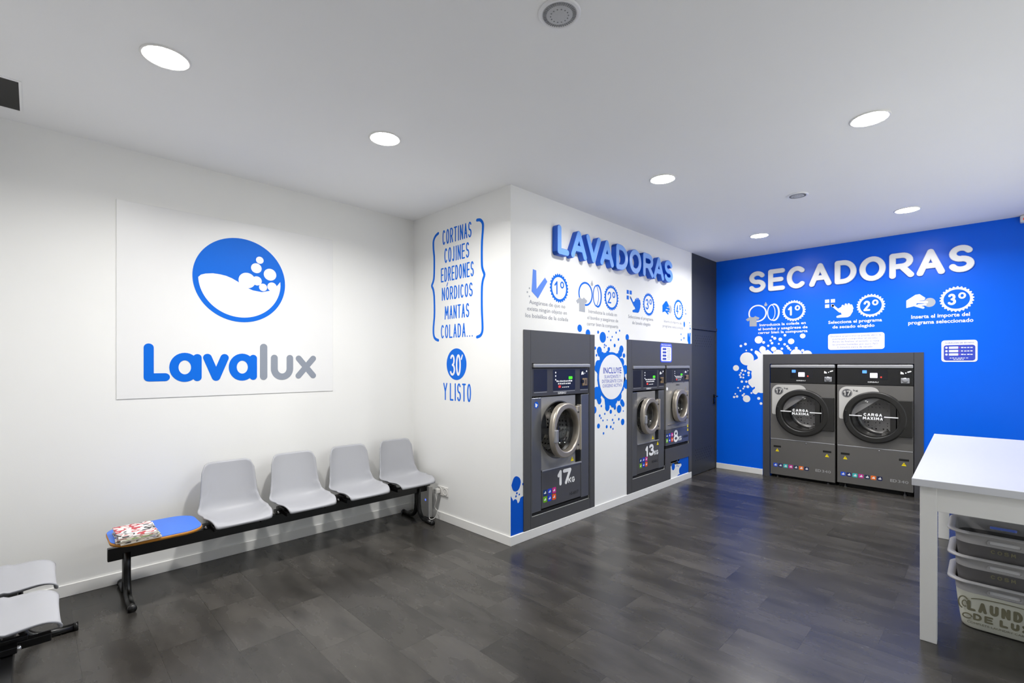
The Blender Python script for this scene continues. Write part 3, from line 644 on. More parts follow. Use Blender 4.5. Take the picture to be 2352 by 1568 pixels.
PROG = [[(20, 60, 120), (30, 60, 200), (205, 40, 140)], [(110, 180, 30), (20, 60, 210), (250, 90, 30)]]
PM = {}
def progmat(c):
    if c not in PM: PM[c] = mat('programme_sticker_%d' % len(PM), c, .35, var=.02)
    return PM[c]
def stickers(F, us, vs_, s, parent, d):
    for j, v in enumerate(vs_):
        for i, u in enumerate(us):
            o = obj('programme_sticker', MB().prism(F, rrect(u-s, u+s, v-s, v+s, s*.3, 3), (), d, d+.001), progmat(PROG[j][i]), parent)
            mk = MB(); mk.prism(F, rect(u-s*.55, u+s*.5, v-s*.35, v+s*.05), (), d+.001, d+.0014); mk.prism(F, circ(u+s*.2, v+s*.25, s*.24, 10), (), d+.001, d+.0014)
            obj('sticker_symbol', mk, 'white_mark', o)
def dashes(mb, F, u0, u1, v, h, n, d, seed=1):
    rr = random.Random(seed); x = u0; k = (u1-u0)/n
    for i in range(n): mb.prism(F, rect(x, x+k*rr.uniform(.6, .85), v, v+h*rr.uniform(.7, 1)), (), d, d+.0006); x += k
def warning(F, u, v, s, parent, d):
    o = obj('warning_label', MB().prism(F, [(u-s, v-s*.8), (u+s, v-s*.8), (u, v+s)], (), d, d+.001), 'yellow', parent)
    mk = MB(); mk.prism(F, rect(u-s*.1, u+s*.1, v-s*.25, v+s*.4), (), d+.001, d+.0014); obj('warning_mark', mk, 'dark_mark', o)

def control(F, t, u0, u1, v0, v1, pan, disp, coin, d):
    """dark console with inset navy panels, display texts and coin slot"""
    cp = obj('control_panel', MB().fbox(F, u0, u1, v0, v1, d-.05, d, .006), 'ctrl', t)
    for a, b, c, e in pan: obj('console_inset', MB().prism(F, rrect(a, b, c, e, .008, 3), (), d, d+.0008), 'navy', cp)
    lo = MB()
    for a, b, c, e in pan: lo.prism(F, rect(a+.004, b-.004, c-.012, c-.006), (), d, d+.0015)
    obj('console_ledge', lo, 'alu', cp)
    a, b, c, e = disp; w_, h_ = b-a, e-c
    mk = MB()
    for q in (.52, .7, .86): mk.prism(F, circ(a+.115*w_, c+q*h_, .045*h_, 14), (), d+.0008, d+.0014)
    dashes(mk, F, a+.15*w_, a+.87*w_, c+.41*h_, .075*h_, 9, d+.0008, 2); dashes(mk, F, a+.22*w_, a+.8*w_, c+.29*h_, .075*h_, 7, d+.0008, 3)
    dashes(mk, F, a+.4*w_, a+.72*w_, c+.13*h_, .05*h_, 4, d+.0008, 4)
    obj('console_text', mk, 'white_mark', cp)
    obj('display', MB().prism(F, rrect(a+.70*w_, a+.86*w_, c+.53*h_, c+.66*h_, .004, 3), (), d+.0008, d+.0016), 'led_green', cp)
    obj('stop_label', MB().prism(F, rrect(a+.24*w_, a+.34*w_, c+.13*h_, c+.24*h_, .004, 3), (), d+.0008, d+.0016), 'glow_red', cp)
    a, b, c, e = coin; w_, h_ = b-a, e-c
    cm = obj('coin_slot', MB().fbox(F, a+.28*w_, a+.86*w_, c+.16*h_, c+.54*h_, d, d+.008, .003), 'brass', cp)
    sl = MB(); sl.prism(F, circ(a+.3*w_, c+.38*h_, .09*h_, 16), (), d+.0085, d+.0095); sl.prism(F, rect(a+.62*w_, a+.68*w_, c+.24*h_, c+.46*h_), (), d+.0085, d+.0095); obj('coin_opening', sl, 'black', cm)
    mk = MB(); mk.prism(F, circ(a+.82*w_, c+.9*h_, .05*h_, 14), (), d+.0008, d+.0014); mk.prism(F, [(a+.15*w_, c+.72*h_), (a+.5*w_, c+.74*h_), (a+.36*w_, c+.9*h_), (a+.2*w_, c+.86*h_)], (), d+.0008, d+.0014); mk.prism(F, circ(a+.6*w_, c+.8*h_, .03*h_, 10), (), d+.0008, d+.0014)
    obj('coin_pictogram', mk, 'white_mark', cp)
    return cp

def port_door(F, t, u, v, rx, ry, hr, th, hinge_u, latch=True, thick=.05):
    """round-cornered steel door ring with glass bowl; F already carries the opening angle"""
    n = 64; L = sqel(u, v, rx, ry, n, 2.35); c = circ(u+.012, v, hr, n)
    def ring(l, d, k=1.0): return [F.p(u+(a-u)*k, v+(b-v)*k, d) for a, b in l]
    mb = MB(); mb.loft([ring(L, .0), ring(L, thick*.55), ring(L, thick*.7), ring(L, thick*.92, .985), ring(L, thick, .96)]); mb.loft([ring(L, thick, .96), ring(c, thick, 1.05)], True, False); mb.loft([ring(c, thick*1.0, 1.05), ring(c, thick*.98, 1.03), ring(c, thick*.9, 1.0), ring(c, thick*.7, .985), ring(c, -.01, .96), ring(c, -.02, 1.1), ring(L, 0, .98)])
    dr = obj('door', mb, 'steel', t)
    obj('door_glass', MB().lathe(F, u+.012, v, [(hr*1.0, thick*.35), (hr*.97, thick*.1), (hr*.9, -.05), (hr*.7, -.085), (hr*.3, -.10), (.004, -.102)], 48, True, True), 'glass', dr)
    obj('hinge', MB().fbox(F, hinge_u-.055, hinge_u+.012, v-ry*.86, v+ry*.84, -.004, thick*.55, .01).fbox(F, hinge_u-.004, hinge_u+.022, v-ry*.88, v+ry*.88, -.012, thick*.75, .008), 'steel', dr)
    bl = MB()
    for q in (.62, -.62): bl.lathe(F, hinge_u-.075, v+ry*q, [(.011, thick), (.008, thick+.006), (.002, thick+.007)], 12, True, True)
    obj('door_bolt', bl, 'dark_mark', dr)
    if latch: obj('door_handle', MB().fbox(F, u-rx*.96, u-rx*.76, v-ry*.36, v+ry*.10, thick*.6, thick+.018, .008), 'alu', dr)
    return dr

def washer(F, t, W, z_ctrl, pans, disp, coin, body_face, port, door, lower_z, slot, num, label_uv, stick, model, logo, d=.0):
    u0, u1, v0, v1 = W
    obj('cabinet', MB().fbox(F, u0+.004, u1-.004, v0+.003, v1-.03, -.70, -.10, .004), 'cab', t)
    obj('top_rail', MB().fbox(F, u0+.012, u1-.006, v1-.042, v1-.004, -.08, .024, .006), 'alu', t)
    control(F, t, u0+.002, u1-.003, z_ctrl[0], z_ctrl[1], pans, disp, coin, .004)

# near washer (17 kg)
def base_washer(label, W, group='front-loading washers set into the wall'):
    return thing('washing_machine', FB.p((W[0]+W[1])/2, W[2], -.3), label, 'washing machine', group)
def tub(F, t, u, v, r, dep):
    obj('drum', MB().lathe(F, u, v, [(r*.93, -.05), (r*.95, -.09), (r, -.1), (r, -dep), (r*.6, -dep-.03), (.01, -dep-.035)], 56, True, True), 'drum', t)
    ri = MB(); ri.lathe(F, u, v, [(r*1.17, -.012), (r*1.12, -.004), (r*1.08, -.012), (r*.95, -.05), (r*.93, -.06)], 56); obj('door_gasket', ri, 'black', t)
    rb = MB()
    for k in range(3):
        a = R(100+120*k); c, s_ = cos(a), sin(a)
        fr_ = Fr(F.p(u+r*.99*c, v+r*.99*s_, 0), F.U*(-s_)+F.V*c, -F.N)
        rb.prism(fr_, [(-.03, .1), (.03, .1), (.03, dep), (-.03, dep)], (), -.05 if fr_.N.dot(F.U*c+F.V*s_) > 0 else 0, 0 if fr_.N.dot(F.U*c+F.V*s_) > 0 else .05, True)
    obj('drum_lifter', rb, 'drum', t)

t = base_washer('large near washer in the left dark panel, marked 17 KG, door slightly ajar', W1)
u0, u1, v0, v1 = W1
obj('cabinet', MB().fbox(FB, u0+.004, u1-.004, v0+.004, v1-.01, -.72, -.36, .004).fbox(FB, u0+.002, 3.183, v0+.03, 1.214, -.36, .004, .006).fbox(FB, 3.768, u1-.002, v0+.03, 1.214, -.36, .004, .006), 'cab_side', t)
obj('top_rail', MB().fbox(FB, 3.066, 3.892, 1.476, 1.512, -.08, .026, .008), 'alu', t)
control(FB, t, 3.05, 3.895, 1.222, 1.474, [(3.08, 3.26, 1.268, 1.46), (3.341, 3.671, 1.266, 1.458), (3.747, 3.878, 1.268, 1.459)], (3.341, 3.671, 1.266, 1.458), (3.747, 3.878, 1.268, 1.459), .004)
br_ = MB(); br_.text(FB, 'GIRBAU', 3.41, 3.53, 1.234, .018, .0052, .02); obj('brand_mark', br_, 'white_mark', t)
UC, VC, RR = 3.44, .905, .235
obj('front_plate', MB().prism(FB, rect(3.185, 3.686, .565, 1.214), [circ(UC, VC, RR*1.1, 64)], -.012, -.006), 'steel_grey', t)
obj('hinge_recess', MB().fbox(FB, 3.686, 3.766, .56, 1.214, -.09, -.06, 0), 'gap', t)
obj('ledge', MB().fbox(FB, 3.185, 3.766, .552, .566, -.012, .012, .004), 'alu', t)
obj('lower_panel', MB().fbox(FB, 3.187, 3.764, .222, .55, -.3, .003, .006), 'cab', t)
obj('kick_slot', MB().fbox(FB, 3.056, 3.895, .183, .212, -.1, -.004, 0), 'gap', t)
tub(FB, t, UC, VC, RR, .36)
th = R(7); FH = Fr((3.70, YB-.012, .905), (cos(th), sin(th), 0), (0, 0, 1))
port_door(FH, t, -.268, 0, .228, .248, .196, th, .0, True)
lg = obj('maker_badge', MB().prism(FB, circ(3.115, 1.15, .029, 28), (), .004, .005), 'vinyl_deep', t)
obj('badge_arrow', MB().prism(FB, [(3.10, 1.168), (3.132, 1.152), (3.118, 1.13), (3.102, 1.134)], (), .005, .0055), 'white_mark', lg)
mb = MB(); glyph(mb, FB, '1', 3.405, 3.487, .386, .528, .033, .003, .004); glyph(mb, FB, '7', 3.487, 3.612, .384, .528, .033, .003, .004); glyph(mb, FB, 'K', 3.566, 3.61, .388, .438, .011, .004, .005); glyph(mb, FB, 'G', 3.618, 3.664, .386, .438, .011, .004, .005)
obj('capacity_number', mb, 'white_mark', t)
stickers(FB, (3.233, 3.296, 3.359), (.359, .299), .026, t, .003)
mb = MB(); mb.text(FB, 'HS-6017', 3.585, 3.722, .268, .03, .0042, .01); obj('model_text', mb, 'dark_mark', t)
warning(FB, 3.637, .605, .024, t, -.005)

# far washer (13 kg)
t = base_washer('middle-sized washer in the far dark panel, marked 13 KG, left of the small one', W2)
u0, u1, v0, v1 = W2
obj('cabinet', MB().fbox(FB, u0+.004, u1-.004, v0+.004, v1-.01, -.72, -.36, .004).fbox(FB, u0+.002, 4.822, v0+.03, 1.192, -.36, .003, .005).fbox(FB, 5.318, u1-.002, v0+.03, 1.192, -.36, .003, .005), 'cab_side', t)
obj('top_rail', MB().fbox(FB, u0+.006, u1-.002, 1.454, 1.491, -.08, .02, .008), 'alu', t)
control(FB, t, u0+.001, u1-.001, 1.206, 1.452, [(4.729, 4.903, 1.247, 1.438), (4.951, 5.271, 1.245, 1.438), (5.320, 5.443, 1.25, 1.44)], (4.951, 5.271, 1.245, 1.438), (5.320, 5.443, 1.25, 1.44), .004)
br_ = MB(); br_.text(FB, 'GIRBAU', 5.02, 5.13, 1.217, .016, .0052, .02); obj('brand_mark', br_, 'white_mark', t)
UC, VC, RR = 5.0, .912, .185
obj('front_plate', MB().prism(FB, rect(4.824, 5.245, .605, 1.192), [circ(UC, VC, RR*1.02, 64)], -.012, -.006), 'steel_grey', t)
obj('hinge_recess', MB().fbox(FB, 5.245, 5.316, .6, 1.192, -.09, -.05, 0), 'gap', t)
obj('ledge', MB().fbox(FB, 4.824, 5.316, .592, .606, -.012, .01, .004), 'alu', t)
obj('lower_panel', MB().fbox(FB, 4.826, 5.314, .262, .59, -.3, .002, .005), 'cab', t)
obj('kick_slot', MB().fbox(FB, u0+.006, u1-.003, .228, .256, -.1, -.004, 0), 'gap', t)
tub(FB, t, UC, VC, RR, .36)
th = R(3); FH = Fr((5.262, YB-.01, .912), (cos(th), sin(th), 0), (0, 0, 1))
port_door(FH, t, -.238, 0, .190, .208, .156, th, .0, True)
mb = MB(); glyph(mb, FB, '1', 5.0, 5.075, .434, .56, .03, .003, .004); glyph(mb, FB, '3', 5.085, 5.2, .434, .57, .03, .003, .004); glyph(mb, FB, 'K', 5.205, 5.247, .432, .484, .01, .004, .005); glyph(mb, FB, 'G', 5.255, 5.302, .432, .484, .01, .004, .005)
obj('capacity_number', mb, 'white_mark', t)
stickers(FB, (4.897, 4.962, 5.025), (.410, .350), .025, t, .002)
mb = MB(); mb.text(FB, 'HS-6013', 5.15, 5.29, .345, .03, .0034, .01); obj('model_text', mb, 'dark_mark', t)
warning(FB, 5.19, .642, .024, t, -.005); warning(FB, 5.293, .562, .024, t, .002)

# far small washer (8 kg)
t = base_washer('smallest washer, set higher in the far dark panel, marked 8 KG', W3)
u0, u1, v0, v1 = W3
obj('cabinet', MB().fbox(FB, u0+.004, u1-.004, v0+.02, v1-.01, -.66, -.34, .004), 'cab', t)
obj('top_rail', MB().fbox(FB, u0+.004, u1-.002, 1.454, 1.491, -.08, .02, .008), 'alu', t)
control(FB, t, u0+.001, u1-.001, 1.274, 1.452, [(5.512, 5.665, 1.286, 1.44), (5.681, 5.972, 1.286, 1.44), (5.99, 6.13, 1.286, 1.44)], (5.70, 5.98, 1.286, 1.44), (5.99, 6.13, 1.286, 1.44), .004)
UC, VC, RR = 5.812, .985, .17
obj('front_plate', MB().prism(FB, rect(u0+.002, u1-.002, .70, 1.272), [circ(UC, VC, RR*1.02, 64)], -.34, .004), 'steel_grey', t)
obj('door_recess_edge', MB().fbox(FB, 6.03, 6.056, .757, 1.215, 0, .010, .003).fbox(FB, 5.55, 6.056, .752, .766, 0, .012, .003), 'steel', t)
obj('lower_panel', MB().fbox(FB, u0+.002, u1-.002, .5, .696, -.3, .005, .004), 'cab_side', t)
obj('kick_slot', MB().fbox(FB, u0+.006, u1-.012, .47, .492, -.1, -.004, 0), 'gap', t)
tub(FB, t, UC, VC, RR, .34)
th = R(2); FH = Fr((6.02, YB-.012, .985), (cos(th), sin(th), 0), (0, 0, 1))
port_door(FH, t, -.215, 0, .185, .205, .150, th, .0, False)
br_ = MB(); br_.text(FB, 'GIRBAU', 5.76, 5.87, 1.24, .016, .0052, .02); obj('brand_mark', br_, 'dark_mark', t)
lg = obj('maker_badge', MB().prism(FB, circ(5.525, 1.205, .02, 24), (), .004, .006), 'white_mark', t)
mb = MB(); glyph(mb, FB, '8', 5.70, 5.822, .523, .675, .028, .005, .006); glyph(mb, FB, 'K', 5.825, 5.862, .53, .588, .01, .006, .007); glyph(mb, FB, 'G', 5.87, 5.915, .53, .588, .01, .006, .007)
obj('capacity_number', mb, 'white_mark', t)
stickers(FB, (5.524, 5.591, 5.658), (.625, .565), .025, t, .005)
mb = MB(); mb.text(FB, 'HS-6008', 5.96, 6.10, .555, .03, .0064, .01); obj('model_text', mb, 'dark_mark', t)
warning(FB, 6.097, .70, .022, t, .0045); warning(FB, 6.097, .652, .022, t, .0055)

t = thing('price_sign', (5.49, YB, 1.532), 'small blue and white price sticker on the dark panel above the far washers', 'sign')
o = obj('backing', MB().prism(FB, rrect(5.342, 5.640, 1.532, 1.765, .035), (), .009, .011), mat('royal_blue_print', (62, 92, 232), .35, var=.02), t)
obj('field', MB().prism(FB, rrect(5.362, 5.622, 1.546, 1.722, .025), (), .011, .0118), 'vinyl_white', o)
mb = MB(); mb.text(FB, 'PROGRAMAS', 5.37, 5.615, 1.734, .018, .0122, .01); obj('heading', mb, 'vinyl_white', o)
mb = MB()
for k in range(4): mb.prism(FB, rrect(5.40, 5.49, 1.682-k*.04, 1.706-k*.04, .004, 2), (), .0118, .0124)
obj('price_boxes', mb, 'text_blue', o)
mb = MB()
for k in range(8): dashes(mb, FB, 5.515, 5.6, 1.698-k*.0185, .008, 4, .0118, k)
obj('fine_print', mb, 'text_grey', o)

# ------------------------------------------------------------------ blue wall: letters, instructions, signs
SEC = [('S', -2.348, -2.133, 'first letter, S'), ('E', -2.101, -1.896, 'E right after the first S'), ('C', -1.875, -1.638, 'C between E and A'), ('A', -1.618, -1.374, 'first A, right after the C'), ('D', -1.343, -1.119, 'D between the first A and the O'), ('O', -1.092, -.839, 'O between D and R'), ('R', -.808, -.584, 'R right after the O'), ('A', -.565, -.326, 'second A, just before the final S'), ('S', -.301, -.095, 'final letter, S at the right end')]
for ch, u0, u1, l in SEC: raised(FD, ch, u0, u1, 2.496, 2.787, .061, .022, 'letter_white', 'letter_wside', 'raised white letter of the SECADORAS sign: '+l, 'raised letters of the dryer sign')
gD = 'instruction steps above the dryers'
step(FD, 'first dryer instruction: white drum pictogram with grey T-shirt and 1º badge', gD, (-2.0, 1.93), (-1.797, 2.211, .138), '1',
     lambda mb: drum_icon(mb, FD, -2.240, 2.209), lambda mb: (shirt(mb, FD, -2.300, 2.1), drop(mb, FD, -2.135, 2.322)),
     [('Introduzca la colada en', -2.213, -1.658, 2.03), ('el bombo y asegúrese de', -2.232, -1.638, 1.975), ('cerrar bien la compuerta', -2.232, -1.638, 1.925)], 'vinyl_white', 'vinyl_white', hcap=.034, bold=.022)
step(FD, 'second dryer instruction: white pointing hand pressing squares and 2º badge', gD, (-1.15, 1.95), (-.983, 2.207, .138), '2',
     lambda mb: (squares(mb, FD, -1.447, 2.321), hand_point(mb, FD, -1.255, 2.175, 1.0)), lambda mb: mb.prism(FD, rect(-1.384, -1.352, 2.225, 2.258)),
     [('Selecciona el programa', -1.412, -.876, 2.015), ('de secado elegido', -1.368, -.946, 1.955)], 'vinyl_white', 'vinyl_white', hcap=.036, bold=.022)
step(FD, 'third dryer instruction: white hand holding a grey coin and 3º badge', gD, (-.36, 1.95), (-.235, 2.212, .138), '3',
     lambda mb: hand_coin(mb, FD, -.53, 2.205), lambda mb: mb.prism(FD, circ(-.455, 2.196, .05, 32), (), 0, .0008),
     [('Inserta el importe del', -.612, -.131, 2.025), ('programa seleccionado', -.638, -.104, 1.96)], 'vinyl_white', 'vinyl_white', hcap=.04, bold=.022)
t = thing('splash_decal', FD.p(-2.2, .96), 'white paint splash decal on the blue wall at the left of the dryers', 'wall decal')
OUT = [(-2.14, 1.124), (-2.195, 1.115), (-2.230, 1.121), (-2.259, 1.095), (-2.298, 1.111), (-2.305, 1.145), (-2.273, 1.177), (-2.280, 1.200), (-2.305, 1.184), (-2.331, 1.210), (-2.356, 1.240), (-2.360, 1.283), (-2.316, 1.318), (-2.320, 1.384), (-2.316, 1.415), (-2.364, 1.430), (-2.375, 1.468), (-2.360, 1.507), (-2.316, 1.519), (-2.287, 1.561), (-2.234, 1.591), (-2.252, 1.637), (-2.277, 1.665), (-2.266, 1.699), (-2.230, 1.687), (-2.188, 1.655), (-2.216, 1.698), (-2.209, 1.736), (-2.177, 1.758), (-2.139, 1.734), (-2.135, 1.696), (-2.107, 1.707), (-2.069, 1.672), (-2.039, 1.638), (-2.02, 1.62), (-2.14, 1.62)]
sm = crom(OUT[:-2], 110)+OUT[-2:]
obj('splash', MB().prism(FD, sm), 'vinyl_white', t)
droplets(FD, [(-2.225, 1.845, .052), (-2.162, 1.808, .019), (-2.397, 1.791, .019), (-2.458, 1.767, .018), (-2.386, 1.703, .011), (-2.316, 1.71, .015), (-2.054, 1.88, .014), (-2.023, 1.858, .019), (-1.956, 1.842, .023), (-1.9, 1.894, .017), (-1.694, 1.876, .032), (-2.074, 1.829, .015), (-2.057, 1.794, .017), (-1.974, 1.782, .012), (-1.827, 1.81, .038), (-1.904, 1.774, .016), (-1.873, 1.747, .015), (-1.856, 1.72, .017), (-1.835, 1.697, .012), (-2.104, 1.76, .015), (-2.037, 1.713, .034), (-1.937, 1.716, .016), (-1.767, 1.721, .017), (-1.694, 1.687, .018), (-1.984, 1.64, .065), (-1.769, 1.64, .068), (-1.644, 1.63, .058), (-2.378, 1.585, .093), (-2.524, 1.456, .042), (-2.439, 1.423, .017), (-2.4, 1.415, .014), (-2.355, 1.391, .019), (-2.458, 1.386, .012), (-2.472, 1.358, .014), (-2.46, 1.327, .014), (-2.423, 1.363, .013), (-2.426, 1.322, .013), (-2.355, 1.355, .013), (-2.445, 1.265, .017), (-2.386, 1.266, .016), (-2.366, 1.196, .02), (-2.411, 1.196, .014), (-2.426, 1.168, .012), (-2.497, 1.176, .012), (-2.465, 1.135, .013), (-2.533, 1.089, .011), (-2.55, 1.043, .016), (-2.51, 1.053, .018), (-2.432, 1.072, .016), (-2.415, 1.093, .012), (-2.318, 1.11, .012), (-2.224, 1.04, .02), (-2.195, .971, .018), (-2.382, 1.028, .05)], 'vinyl_white', t, .98)
t = thing('notice_sign', FD.p(-1.133, 1.69), 'white rounded notice with blue text above the left dryer', 'sign')
o = obj('plate', MB().prism(FD, rrect(-1.414, -.852, 1.688, 1.886, .03), (), 0, .004), 'vinyl_white', t)
mb = MB()
for s, a, b, v in [('Durante el proceso se puede abrir la', -1.386, -.885, 1.847), ('puerta para comprobar el secado.', -1.368, -.913, 1.813), ('Antes de finalizar el secado, si nota', -1.368, -.902, 1.779), ('las prendas húmedas, por euro, NO', -1.368, -.913, 1.744), ('2 minutos extra de secado', -1.318, -.963, 1.71)]: mb.text(FD, s, a, b, v, .02, .0044)
obj('notice_text', mb, 'text_blue', o)
t = thing('price_sign', FD.p(-.215, 1.535), 'white framed blue drying price board on the blue wall right of the dryers', 'sign')
o = obj('plate', MB().prism(FD, rrect(-.357, -.073, 1.534, 1.768, .028), (), 0, .004), 'vinyl_white', t)
fi = obj('field', MB().prism(FD, rrect(-.338, -.090, 1.548, 1.716, .024), (), .004, .0048), mat('indigo_print', (52, 72, 190), .4, var=.02), o)
mb = MB(); mb.text(FD, 'DURACIÓN DE SECADO', -.325, -.10, 1.732, .014, .0052); obj('heading', mb, 'text_blue', o)
mb = MB()
for k in range(3):
    v = 1.688-k*.037; mb.prism(FD, rrect(-.326, -.306, v-.011, v+.011, .01, 3), (), .0048, .0054); mb.prism(FD, rrect(-.296, -.222, v-.012, v+.012, .004, 2), (), .0048, .0054); dashes(mb, FD, -.2, -.105, v-.006, .012, 4, .0048, k)
dashes(mb, FD, -.29, -.14, 1.572, .008, 7, .0048, 9); dashes(mb, FD, -.26, -.17, 1.558, .007, 4, .0048, 5)
obj('price_rows', mb, 'vinyl_white', fi)
mb = MB()
for k in range(3): mb.prism(FD, circ(-.212, 1.688-k*.037, .004, 8), (), .0048, .0056)
obj('price_bullets', mb, 'glow_red', fi)

# ------------------------------------------------------------------ dryers
t = thing('machine_surround', FD.p(-1.336, 0), 'charcoal frame around the pair of dryers on the blue wall', 'surround panel')
obj('panel', MB().prism(FD, [(-2.167, 0), (-2.083, 0), (-2.083, 1.513), (-.585, 1.513), (-.585, 0), (-.503, 0), (-.503, 1.642), (-2.167, 1.642)], (), 0, .010), mat('charcoal_frame', (68, 68, 72), .42, var=.03), t)
obj('panel_joint', MB().prism(FD, rect(-.602+.012, -.598+.012, 1.515, 1.64), (), .0098, .0104), 'gap', t)
def dryer(u0, u1, zb, label, zt=1.503, DC=None):
    t = thing('tumble_dryer', FD.p((u0+u1)/2, 0, -.4), label, 'tumble dryer', 'tumble dryers in the blue wall')
    F = FD
    k = (u1-u0)/.735; U = lambda a: u0+(a)*k                 # a measured from the left side of the dryer
    obj('cabinet', MB().fbox(F, u0, u1, zb+.01, zt-.005, -.85, -.5, .004), 'cab', t)
    obj('top_rail', MB().fbox(F, u0+.002, u1-.002, zt-.042, zt, -.06, .020, .008), 'alu', t)
    cp = obj('control_panel', MB().fbox(F, u0, u1, 1.262, zt-.044, -.4, .010, .004), 'black', t)
    obj('screen', MB().prism(F, rect(U(.24), U(.5), 1.325, 1.44), (), .010, .0108), mat('black_glass_screen', (10, 11, 20), .15), cp)
    obj('display', MB().prism(F, rrect(U(.333), U(.405), 1.347, 1.404, .004, 2), (), .0108, .0116), 'screen', cp)
    obj('screen_icon', MB().prism(F, rrect(U(.258), U(.302), 1.4, 1.436, .004, 2), (), .0108, .0116), 'screen_blue', cp)
    obj('stop_button', MB().prism(F, circ(U(.44), 1.356, .009, 14), (), .0108, .0126), 'glow_red', cp)
    br_ = MB(); br_.text(F, 'GIRBAU', U(.31), U(.415), 1.29, .014, .0116, .01); obj('brand_mark', br_, 'white_mark', cp)
    mb = MB(); a, b, c, e = U(.6), U(.72), 1.28, 1.44
    obj('coin_plate', MB().prism(F, rect(a, b, c, e), (), .010, .0108), mat('black_coin_plate', (12, 12, 12), .4), cp)
    mb.prism(F, [(a+.018, c+.115), (a+.05, c+.113), (a+.045, c+.13), (a+.02, c+.145)], (), .0108, .0116); mb.prism(F, circ(a+.066, c+.128, .007, 10), (), .0108, .0116); mb.stroke(F, [(a+.085, c+.138), (a+.108, c+.146)], .014, .0108, .0116)
    obj('coin_pictogram', mb, 'white_mark', cp)
    obj('coin_slot', MB().fbox(F, a+.022, b-.018, c+.008, c+.07, .010, .020, .006).lathe(F, (a+b)/2, c+.045, [(.03, .020), (.026, .026), (.01, .027)], 20, True, True), 'alu', cp)
    # front panel, light sticker, lower flap
    DCu = U(.376); DCv = .879; 
    fp = obj('front_panel', MB().prism(F, rect(u0+.001, u1-.001, .514, 1.258), [circ(DCu, DCv, .235, 56)], -.3, .010), 'dry_front', t)
    pl_ = rrect(U(.022), U(.415), 1.0, 1.238, .085, 8)
    poly = [(U(.022), .9)]+[(U(.022), .87)]
    stk = [(U(.022), .86)] + arc(U(.022)+.02, .86, .02, .02, 180, 270, 4) + [(U(.10), .84), (U(.43), 1.10), (U(.43), 1.17)] + arc(U(.335), 1.17, .085, .068, 0, 90, 8) + arc(U(.107), 1.153, .085, .085, 90, 180, 8)
    o = obj('capacity_sticker', MB().prism(F, stk, (), .010, .0108), 'sticker_grey', t)
    lab(o, 'light grey sticker with 17 kg')
    cu2, cv2 = U(.103), 1.155
    ob2 = obj('capacity_disc', MB().prism(F, circ(cu2, cv2, .053, 36), (), .0108, .0116), 'ctrl', o)
    mb = MB(); glyph(mb, F, '1', cu2-.038, cu2-.004, cv2-.03, cv2+.032, .012, .0116, .0122); glyph(mb, F, '7', cu2-.004, cu2+.038, cv2-.03, cv2+.032, .012, .0116, .0122)
    mb.prism(F, circ(cu2, cv2, .048, 36), [circ(cu2, cv2, .0455, 36)], .0116, .012); obj('capacity_number', mb, 'sticker_grey', o)
    mb = MB(); mb.text(F, 'kg', cu2+.064, cu2+.112, 1.182, .022, .0116, .01); obj('capacity_unit', mb, 'dark_mark', o)
    obj('lower_panel', MB().fbox(F, u0+.001, u1-.001, zb, .508, -.3, .010, .004), 'dry_front', t)
    obj('panel_edge', MB().fbox(F, u0+.004, u1-.004, .506, .516, -.01, .013, .003), 'alu', t)
    obj('panel_lock', MB().lathe(F, U(.42), .49, [(.008, .010), (.007, .015), (.002, .016)], 14, True, True), 'chrome', t)
    for a in (U(.085), U(.65)):
        obj('vent_slot', MB().fbox(F, a-.045, a+.045, .40, .424, .006, .0125, .002), 'gap', t)
        warning(F, a, .362, .022, t, .010)
    cols = [(25, 80, 215), (20, 40, 110), (60, 190, 190), (205, 45, 150), (40, 50, 80), (250, 120, 40), (25, 35, 80)]
    for i, c in enumerate(cols):
        cu3 = U(.063+i*.0605); q = obj('programme_sticker', MB().prism(F, rrect(cu3-.025, cu3+.025, .139, .187, .008, 3), (), .010, .011), progmat(c), t)
        mk = MB(); mk.prism(F, rect(cu3-.012, cu3+.015, .152, .166), (), .011, .0114); mk.prism(F, circ(cu3+.005, .172, .006, 8), (), .011, .0114); obj('sticker_symbol', mk, 'white_mark', q)
    mb = MB(); mb.text(F, 'ED', U(.525), U(.585), .145, .032, .0112, .02); mb.text(F, '340', U(.595), U(.69), .145, .032, .0112); obj('model_text', mb, 'pale_mark', t)
    # feet under the machine
    ft = MB()
    for a in (U(.08), U(.655)): ft.lathe(FTOP, 7.075, -a, [(.022, 0), (.022, .012), (.012, .016), (.012, zb+.02)], 14)
    obj('foot', ft, 'black', t)
    ft = MB().fbox(F, u0+.01, u1-.01, .0, zb+.012, -.8, -.06, 0); obj('gap_shade', ft, 'gap', t)  # black block put in for the shade in the gap under the dryer
    # round door with hinge block
    n = 72
    def ring(r, d): return [F.p(DCu+r*cos(2*pi*i/n), DCv+r*sin(2*pi*i/n), d) for i in range(n)]
    mb = MB(); mb.loft([ring(.305, .010), ring(.305, .034), ring(.305, .038), ring(.300, .046), ring(.293, .049), ring(.288, .05)]); mb.loft([ring(.288, .05), ring(.245, .05)], True, False); mb.loft([ring(.245, .05), ring(.241, .049), ring(.234, .044), ring(.231, .038), ring(.228, .02), ring(.226, .012)])
    dr = obj('door', mb, 'door_black', t)
    obj('hinge_block', MB().fbox(F, U(.575), U(.728), .672, 1.092, .010, .046, .006).prism(F, [(DCu+.15, DCv+.262), (U(.59), 1.09), (U(.59), .674), (DCu+.15, DCv-.262)], (), .010, .046), 'door_black', dr)
    obj('door_grip', MB().fbox(F, DCu-.285, DCu-.262, .80, .95, .045, .057, .006), 'black', dr)
